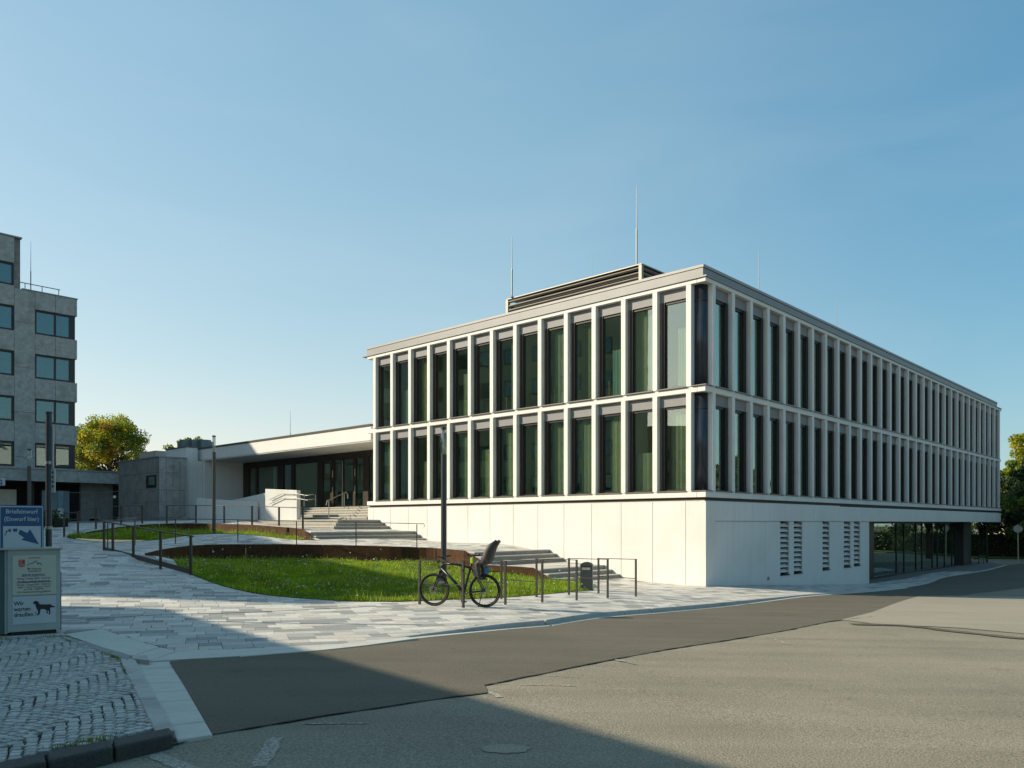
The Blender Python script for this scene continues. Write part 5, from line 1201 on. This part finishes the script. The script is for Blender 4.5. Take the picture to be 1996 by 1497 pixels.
for side in (0,):
    vs = []
    for u, w in ys: vs += [P3(u*hx, 1.075+(.01 if u > .9 else 0), -w), P3(u*hx, 1.095+(.012 if u > .9 else 0), 0), P3(u*hx, 1.075+(.01 if u > .9 else 0), w), P3(u*hx, 1.05, 0)]
    sad.add(vs, [(4*i+j, 4*i+(j+1) % 4, 4*i+4+(j+1) % 4, 4*i+4+j) for i in range(4) for j in range(4)]+[(0, 1, 2, 3), (19, 18, 17, 16)])
sad.build('saddle', BLACK, BK, smooth=True); m = MB(); m.tube([P3(.82*hx, .88), P3(.85*hx, 1.05)], .014, 8); m.build('seat_post', STEEL, BK)
m = MB(); m.box(.80*hx, .86*hx, -.035, .035, .90, 1.02); bev(m.build('saddle_clamp', LIME, BK), .012, 2)
cr = MB(); cr.tube([P3(.655*hx, .285, -.07), P3(.655*hx, .285, .07)], .02, 8); rg = [P3(.655*hx+.085*math.cos(k*.2618), .285+.085*math.sin(k*.2618), -.05) for k in range(24)]; cr.tube(rg, .006, 4, closed=True)
cr.tube([P3(.655*hx, .285, -.075), P3(.70*hx, .12, -.085)], .011, 6); cr.tube([P3(.655*hx, .285, .075), P3(.61*hx, .45, .085)], .011, 6); crk = cr.build('crankset', BF, BK)
for a, s_ in (((.70*hx, .12), -.12), ((.61*hx, .45), .12)): m = MB(); m.box(a[0]-.045, a[0]+.045, s_-.045, s_+.045, a[1]-.012, a[1]+.012); m.build('pedal', BLACK, crk)
m = MB(); m.beam(P3(.66*hx, .37, -.05), P3(WBs, R+.035, -.05), .004, .01); m.beam(P3(.66*hx, .20, -.05), P3(WBs, R-.035, -.05), .004, .01); m.build('chain', BLACK, BK)
m = MB(); m.tube([P3(WBs*.93, .28, .06), P3(WBs*.84, .02, .15)], .010, 7); m.tube([P3(WBs*.84, .02, .15), P3(WBs*.83, -.005, .17)], .016, 7); m.build('kickstand', BF, BK)
m = MB(); m.tube([P3(.84*hx, .74, -.07), P3(.86*hx, .735, 0), P3(.84*hx, .74, .07)], .006, 6)
for s_ in (-.06, .06): m.tube([P3(.82*hx, .77, s_*.3), P3(.9*hx, .745, s_), P3(1.42*hx, .745, s_)], .006, 6); m.tube([P3(1.13*hx, .745, s_), P3(WBs, R+.02, s_)], .005, 6); m.tube([P3(1.32*hx, .745, s_), P3(WBs, R+.02, s_)], .005, 6)
m.build('luggage_rack', BF, BK)
cs_ = MB()                                              # child seat: shell built as a curved profile with side wings
prof = [(.98, .87, .13, .01), (1.04, .91, .16, .05), (1.12, .875, .18, .09), (1.20, .90, .19, .13), (1.25, 1.0, .19, .14), (1.28, 1.12, .185, .14), (1.335, 1.25, .16, .11), (1.42, 1.355, .11, .05)]
vs = []
for u, v, w, g_ in prof: vs += [P3(u*hx-g_, v+.04*(g_ > 0), -w), P3(u*hx, v, -w*.85), P3(u*hx+.01, v, 0), P3(u*hx, v, w*.85), P3(u*hx-g_, v+.04*(g_ > 0), w)]
cs_.add(vs, [(5*i+j, 5*i+j+1, 5*i+6+j, 5*i+5+j) for i in range(len(prof)-1) for j in range(4)]); seat = cs_.build('child_seat', CS, BK, smooth=True)
so_ = seat.modifiers.new('s', 'SOLIDIFY'); so_.thickness = .018
m = MB(); pr2 = prof[3:]; vs = []
for u, v, w, g_ in pr2: vs += [P3(u*hx-.02, v, -w*.7), P3(u*hx-.012, v, 0), P3(u*hx-.02, v, w*.7)]
m.add(vs, [(3*i+j, 3*i+j+1, 3*i+4+j, 3*i+3+j) for i in range(len(pr2)-1) for j in range(2)]); m.build('seat_pad', PAD, seat, smooth=True)
m = MB(); m.tube([P3(1.18*hx, 1.17, -.16), P3(1.17*hx, 1.02, -.165), P3(1.22*hx, .93, -.16)], .013, 7); m.tube([P3(1.18*hx, 1.17, -.16), P3(1.40*hx, 1.35, -.07)], .012, 7); m.tube([P3(1.18*hx, 1.17, .16), P3(1.40*hx, 1.35, .07)], .012, 7); m.build('roll_bar', CS, seat)
for s_ in (-.13, .13):
    m = MB(); pts = [(1.10, .92), (1.02, .94), (.98, .90), (1.0, .75), (1.03, .62), (1.06, .585)]
    m.tube([P3(u*hx, v, s_) for u, v in pts], [.05, .055, .055, .045, .04, .03], 9); m.build('leg_shell', CS, seat, smooth=True); m = MB(); m.box(.98*hx, 1.10*hx, s_-.045, s_+.045, .57, .59); m.build('foot_rest', CS, seat)
m = MB(); m.box(1.10*hx, 1.19*hx, -.07, .07, .69, .84); bev(m.build('rolled_rain_cover', BAGB, BK), .03, 3)
m = MB(); m.box(.885*hx, 1.01*hx, -.095, -.075, .66, .79); bev(m.build('rack_plate', M('grey_plate', (.16, .16, .18), .6), BK), .01, 2)
m = MB(); m.add([P3(.05, .46, .04), P3(.22, .46, .04), P3(.20, .62, .05), P3(.10, .60, .05), P3(.05, .46, .07), P3(.22, .46, .07), P3(.20, .62, .07), P3(.10, .60, .07)], [(0, 1, 2, 3), (7, 6, 5, 4), (0, 4, 5, 1), (1, 5, 6, 2), (2, 6, 7, 3), (3, 7, 4, 0)]); m.build('splash_flap', M('grey_blue', (.10, .14, .19), .6), BK)

# ------------------------------------------------------------------ litter bin
pb = U(1143.5, 1143, 22.3); pb.z = hP(pb.x, pb.y)+.0; wb_ = 23.5/F*22.3; hb_ = zp(1095, 22.3)-pb.z
bn = thing('litter_bin', 'dark grey litter bin with a rounded hood at the tip of the lawn', 'litter bin', pb, rad(-12)); BM_ = M('bin_grey', (.055, .062, .066), .5, metal=.2, var=.1)
m = MB(); hw = wb_/2; m.box(-hw, hw, -hw*.8, hw*.8, .03, hb_-.12); bev(m.build('body', BM_, bn), .015, 2)
m = MB(); prof = [(-hw-.01, hb_-.118)]+[((hw+.01)*math.cos(math.pi-a), hb_-.118+.115*math.sin(a)) for a in [math.pi*k/10 for k in range(1, 10)]]+[(hw+.01, hb_-.118)]
n = len(prof); m.add([(x, -hw*.84, z) for x, z in prof]+[(x, hw*.84, z) for x, z in prof], [tuple(range(n)), tuple(range(n, 2*n))[::-1]]+[(i, i+n, (i+1) % n+n, (i+1) % n) for i in range(n)]); bev(m.build('hood', BM_, bn), .008, 2)
m = MB(); m.box(-hw*.68, hw*.68, -hw*.8-.008, -hw*.8, hb_-.225, hb_-.155); m.build('label_plate', M('label_pale', (.32, .32, .29), .5), bn); m = MB(); m.box(-hw*.9, hw*.9, -hw*.7, hw*.7, -.03, .03); m.build('foot', BLACK, bn)

# ------------------------------------------------------------------ site fence, advertising column, small things at the left
WIRE = M('fence_wire', (.10, .12, .13), .5, metal=.6)
fpts = [POY(186, 1012, 47, 961), POY(240, 1012, 47.5, 957), POY(256, 1012, 44.5, 953), POY(359, 1012, 46.5, 956)]
fp2 = [POY(112, 1018, 45, 960), POY(184, 1014, 47, 961)]
for j, (A_, B_) in enumerate(((fp2[0], fp2[1]), (fpts[0], fpts[1]), (fpts[2], fpts[3]))):
    t = thing('site_fence', ('mesh site fence panel at the far left in front of the dark porch', 'mesh site fence panel with a small round sign before the dark porch', 'mesh site fence panel leaning before the concrete block')[j], 'fence', A_[0], 0, 'mobile site fence panels'); o = A_[0]; d = B_[0]-A_[0]; h = A_[1]
    m = MB()
    for q in (Vector((0, 0, 0)), d): m.tube([q, q+Vector((0, 0, h))], .02, 6)
    m.tube([Vector((0, 0, h)), d+Vector((0, 0, B_[1]))], .018, 6); m.tube([Vector((0, 0, .1)), d+Vector((0, 0, .1))], .018, 6); m.build('frame', WIRE, t)
    m = MB(); n = 16
    for k in range(1, n): q = d*k/n; m.beam(q+Vector((0, 0, .1)), q+Vector((0, 0, h)), .004, .004)
    for k in range(1, 8): m.beam(Vector((0, 0, h*k/8)), d+Vector((0, 0, h*k/8)), .004, .004)
    m.build('mesh', WIRE, t)
    for q in (Vector((0, 0, 0)), d): m = MB(); m.box(q.x-.3, q.x+.3, q.y-.1, q.y+.1, q.z-.1, q.z+.1); m.build('foot', CONC2, t)
    if j == 1: q = d*.7+Vector((0, -.03, h*.86)); m = MB(); m.tube([q, q+Vector((0, -.01, 0))], .09, 14); m.build('sign_disc', SWH, t)
pa = U(118, 1015, 44); t = thing('advertising_column', 'round blue column on a white foot beside the porch', 'column', pa); m = MB(); m.cyl((0, 0), .17, .7, zp(957, 44)-pa.z, 20); m.build('drum', M('column_blue', (.08, .17, .20), .4), t)
m = MB(); m.box(-.11, .11, -.11, .11, -.3, .7); m.build('foot', M('column_white', (.42, .45, .45), .6), t)
# roof top units left of canopy
for i, (px, Y, w, lab) in enumerate(((362, 56, 1.0, 'grey rooftop fan unit furthest left behind the canopy end'), (381, 56, 1.0, 'grey rooftop fan unit in the middle of three behind the canopy'), (399, 56, 1.1, 'grey rooftop fan unit nearest the canopy of the three'))):
    p = Vector((U2(px, Y), Y, 5.6)); t = thing('rooftop_unit', lab, 'rooftop unit', p, ROT, 'fan units on the low roof'); m = MB(); m.box(-w*.42, w*.42, -w*.42, w*.42, 0, zp(858, Y)-5.6-.12); m.build('housing', M('unit_grey', (.14, .18, .19), .5, metal=.3), t)
    m = MB(); m.cyl((0, 0), w*.4, zp(858, Y)-5.6-.12, zp(858, Y)-5.6, 18); m.build('fan_cowl', MATS['unit_grey'], t)
p = Vector((U2(332, 60), 60, 5.5)); m = MB(); m.box(-1.1, 1.1, 0, 3, 0, zp(880, 60)-5.5); put('roof_hut', m.mesh('roof_hut', MATS['beige_cladding']), None, p, ROT, label='small beige roof hut behind the concrete block', cat='roof hut')
rod('thin rod on the low roof above the canopy', (U2(566, 55), 55, 6.6), zp(800, 55), grp=None, r=.02)
# projecting sign at far left
p = Vector((U2(-3, 50), 50, 4.2)); t = thing('projecting_sign', 'small pale projecting sign cut by the left picture edge', 'sign', p); m = MB(); m.box(-.6, .38, 0, .12, -.15, .32); bev(m.build('board', SWH, t), .05, 2); text('G', .42, INK, t, (-.02, -.004, -.06), bold=.01)

# ------------------------------------------------------------------ trees, hedges
def leaves(name, cl_, n, size, mats, parent, weights=None, flat_=.5):
    """cl_: clump centres (x,y,z,r); n leaves per clump"""
    C_ = np.array(cl_); N = len(C_)*n; idx = np.repeat(np.arange(len(C_)), n); d = rng.normal(size=(N, 3)); d /= np.linalg.norm(d, axis=1)[:, None]
    pos = C_[idx, :3]+d*(C_[idx, 3]*rng.random(N)**.45)[:, None]*np.array([1, 1, .75])
    a = rng.normal(size=(N, 3)); a /= np.linalg.norm(a, axis=1)[:, None]; b = np.cross(a, rng.normal(size=(N, 3))); b /= np.linalg.norm(b, axis=1)[:, None]
    s = (size*rng.uniform(.6, 1.3, N))[:, None]; V = np.stack([pos-a*s, pos-b*s*.55, pos+a*s, pos+b*s*.55], 1).reshape(-1, 3)
    me = bpy.data.meshes.new(name); me.vertices.add(4*N); me.loops.add(4*N); me.polygons.add(N)
    me.vertices.foreach_set('co', V.ravel()); me.loops.foreach_set('vertex_index', np.arange(4*N)); me.polygons.foreach_set('loop_start', np.arange(0, 4*N, 4)); me.polygons.foreach_set('loop_total', np.full(N, 4))
    for m_ in mats: me.materials.append(m_)
    cm = rng.choice(len(mats), len(C_), p=weights); mi = cm[idx]; sw = rng.random(N) < .25; mi[sw] = rng.choice(len(mats), sw.sum(), p=weights)
    me.polygons.foreach_set('material_index', mi.astype(np.int32)); me.update(); me.validate(); return put(name, me, parent)
AUT = [leafmat('leaf_olive', (.26, .30, .02), .55), leafmat('leaf_yellow', (.55, .46, .03), .6), leafmat('leaf_rust', (.36, .16, .03), .5), leafmat('leaf_green', (.11, .18, .02), .45)]
GRN = [leafmat('leaf_dark', (.025, .05, .012), .25), leafmat('leaf_mid', (.045, .085, .016), .3), leafmat('leaf_olive2', (.08, .10, .02), .3)]
def tree(label, p, H, rx, rz_, nclump, nleaf, size, mats, weights=None, trunk=.25, cz=None, grp=None, seed=1):
    random.seed(seed); t = thing('tree', label, 'tree', p, 0, grp); cz = cz or H-rz_; cl_ = []
    bmb = MB(); bmb.tube(catmull([(0, 0, -.3), (.1, 0, cz*.4), (-.05, .1, cz*.8), (.1, 0, cz*1.15)], 4), [trunk*(1-.8*i/12) for i in range(13)], 8)
    for k in range(nclump):
        a = random.uniform(0, math.tau); e = math.asin(random.uniform(-.75, 1)); q = random.uniform(.45, 1)**.6
        r_ = random.uniform(.13, .26)*rx; x, y, z = rx*math.cos(a)*math.cos(e)*q*.88, rx*math.sin(a)*math.cos(e)*q*.88, cz+rz_*math.sin(e)*q*.88; cl_.append((x, y, z, r_))
        if k % 3 == 0:
            z0 = cz*random.uniform(.45, .9); bmb.tube([(0, 0, z0), (x*.45, y*.45, (z0+z)/2+.2), (x*.95, y*.95, z)], [trunk*.35, trunk*.2, .02], 5)
    bmb.build('trunk', BARK, t, smooth=True); leaves('crown', cl_, nleaf, size, mats, t, weights); return t
tree('autumn tree with yellow and rust leaves between the tower and the concrete block', (U2(212, 94), 94, 1.5), 13.2, 4.7, 4.3, 120, 230, .125, AUT, (.50, .28, .03, .19), cz=8.9, seed=4)
tree('autumn tree close behind the grey tower corner', (U2(168, 97), 97, 1.5), 12.4, 3.8, 3.9, 90, 230, .125, AUT, (.5, .25, .03, .22), cz=8.3, seed=5)
tree('small green tree behind the rooftop fan units', (U2(365, 72), 72, 2.0), 7.9, 2.2, 2.0, 26, 150, .12, AUT[:1]+GRN[1:], (.4, .3, .3), seed=6)
tree('yellow birch-like tree at the right edge above the dark trees', (U2(2040, 78), 78, -1.2), 12.8, 4.2, 4.3, 55, 240, .15, AUT[:2]+GRN[1:2], (.35, .5, .15), seed=7)
tree('green sunlit tree at the right edge behind the sign post', (U2(1995, 70), 70, -1.2), 8.9, 3.0, 3.2, 50, 260, .14, AUT[:1]+GRN[1:2]+AUT[3:], (.4, .3, .3), seed=8)
DK = 'dark trees beyond the right end of the office block'
for i, (px, Y, H, rx) in enumerate(((1962, 66, 7.6, 3.0), (2015, 63, 7.3, 3.3), (2070, 58, 9, 3.8), (1930, 78, 7.4, 3.4))):
    tree(('dark tree touching the right end of the office block', 'dark tree behind the sign post at the right edge', 'dark broad tree just outside the right edge', 'dark tree hidden behind the end of the office block')[i], (U2(px, Y), Y, -1.3), H, rx, H*.43, 46, 260, .14, GRN+AUT[3:], (.5, .26, .12, .12), cz=H*.54, grp=DK, seed=20+i)
random.seed(5)
for i, (x, y, H) in enumerate(((47, 42, 9), (41, 31, 8.5), (38, 22, 9.5), (36, 12, 8.5), (54, 52, 10))):
    tree('dark street tree across the road, outside the picture on the right, number %s from the far end' % ('one', 'two', 'three', 'four', 'five')[(i+1) % 5] if 0 else ('tree across the road opposite the shaded glass front', 'tree across the road opposite the ventilation slots', 'tree across the road opposite the building corner', 'tree across the road nearest the viewer on the right', 'tree across the road opposite the far end of the block')[i], (x, y, -1.1), H, 4, H*.42, 40, 200, .2, GRN+AUT[:1], (.4, .3, .2, .1), cz=H*.55, grp='trees across the road', seed=40+i)
def hedge(label, a, b, w, h, z, nseed=3):
    t = thing('hedge', label, 'hedge', (0, 0, 0)); a, b = Vector(a), Vector(b); n = max(2, int((b-a).length/.9)); cl_ = []
    for k in range(n):
        q = a.lerp(b, (k+.5)/n)
        for j in range(2): cl_.append((q.x+random.uniform(-.2, .2), q.y+random.uniform(-.2, .2), z+h*(.3+.45*j), w*.75))
    leaves('foliage', cl_, 170, .11, GRN, t)
    m = MB(); d = (b-a).normalized(); m.beam((a.x, a.y, z+h*.42), (b.x, b.y, z+h*.42), w*.7, h*.75); m.build('core', M('hedge_core', (.012, .02, .008), .95), t)
hedge('dark hedge beyond the road at the far right', (38, 66, 0), (60, 62, 0), 1.6, 2.6, -1.3)
hedge('clipped hedge across the road outside the picture on the right', (44, 48, 0), (33, 16, 0), 1.3, 2.2, -1.2)
pg = U(112, 1017, 43); hedge('small green shrub bed at the foot of the blue column', (pg.x-1.0, pg.y, 0), (pg.x+1.1, pg.y-1.5, 0), .9, .6, 1.45)
sheetp = [(37, 60), (62, 57), (62, 66), (37, 67)]
m = MB(); m.prism([(36.5, 63.2), (62, 59.5), (62, 68), (36.5, 68)], -1.3, -1.05); m.build('verge', M('verge_grass', (.06, .08, .015), .9, var=.3, scale=6), kind='structure')
# sign post at far right
ph = U(1985, 1091, 57); ph.z = -1.15; t = thing('road_sign', 'road sign seen from behind on a thin pole at the right edge', 'road sign', ph, rad(10)); 
m = MB(); m.tube([(0, 0, -.1), (-.05, 0, zp(1022, 57)+1.15)], .035, 10); m.build('pole', M('pole_beige', (.42, .36, .25), .5), t)
zz_ = zp(1031, 57)+1.15; m = MB(); m.tube([(-.1, -.05, zz_), (-.09, -.03, zz_)], .27, 20); m.build('sign_disc', M('sign_back', (.30, .30, .27), .5, metal=.3), t)
m = MB(); m.tube([(.12, 0.0, zz_), (.13, .02, zz_)], .2, 20); m.build('sign_disc', MATS['sign_back'], t)
# houses glimpsed beyond the trees and reflected in the glass
def house(label, p, rz, w, d, h, col):
    t = thing('house', label, 'house', p, rz); m = MB(); m.box(-w/2, w/2, -d/2, d/2, -1, h); m.build('wall', col, t)
    m = MB(); m.add([(-w/2-.3, -d/2-.4, h), (w/2+.3, -d/2-.4, h), (w/2+.3, d/2+.4, h), (-w/2-.3, d/2+.4, h), (-w/2-.3, 0, h+2.2), (w/2+.3, 0, h+2.2)], [(0, 1, 5, 4), (2, 3, 4, 5), (0, 4, 3), (1, 2, 5), (3, 2, 1, 0)]); m.build('roof', M('tile_red', (.22, .09, .05), .8, var=.15), t)
    for x in (-w*.3, 0, w*.3):
        for z in (1, 3.8):
            m = MB(); m.box(x-.5, x+.5, -d/2-.03, -d/2, z, z+1.3); wi = m.build('window', SWH, t); m = MB(); m.box(x-.42, x+.42, -d/2-.04, -d/2-.032, z+.08, z+1.22); m.build('pane', TG, wi)
house('cream house glimpsed through the dark trees at the right edge', (58, 82, -1.2), rad(20), 14, 8, 5.5, M('cream_render', (.55, .50, .38), .8))
house('pale house across the road outside the picture on the right', (58, 30, -1.2), rad(-70), 14, 8, 5.5, MATS['cream_render'])
house('cream house behind the porch at the far left', (U2(14, 85), 85, 1.5), rad(10), 10, 7, 4.2, MATS['cream_render'])
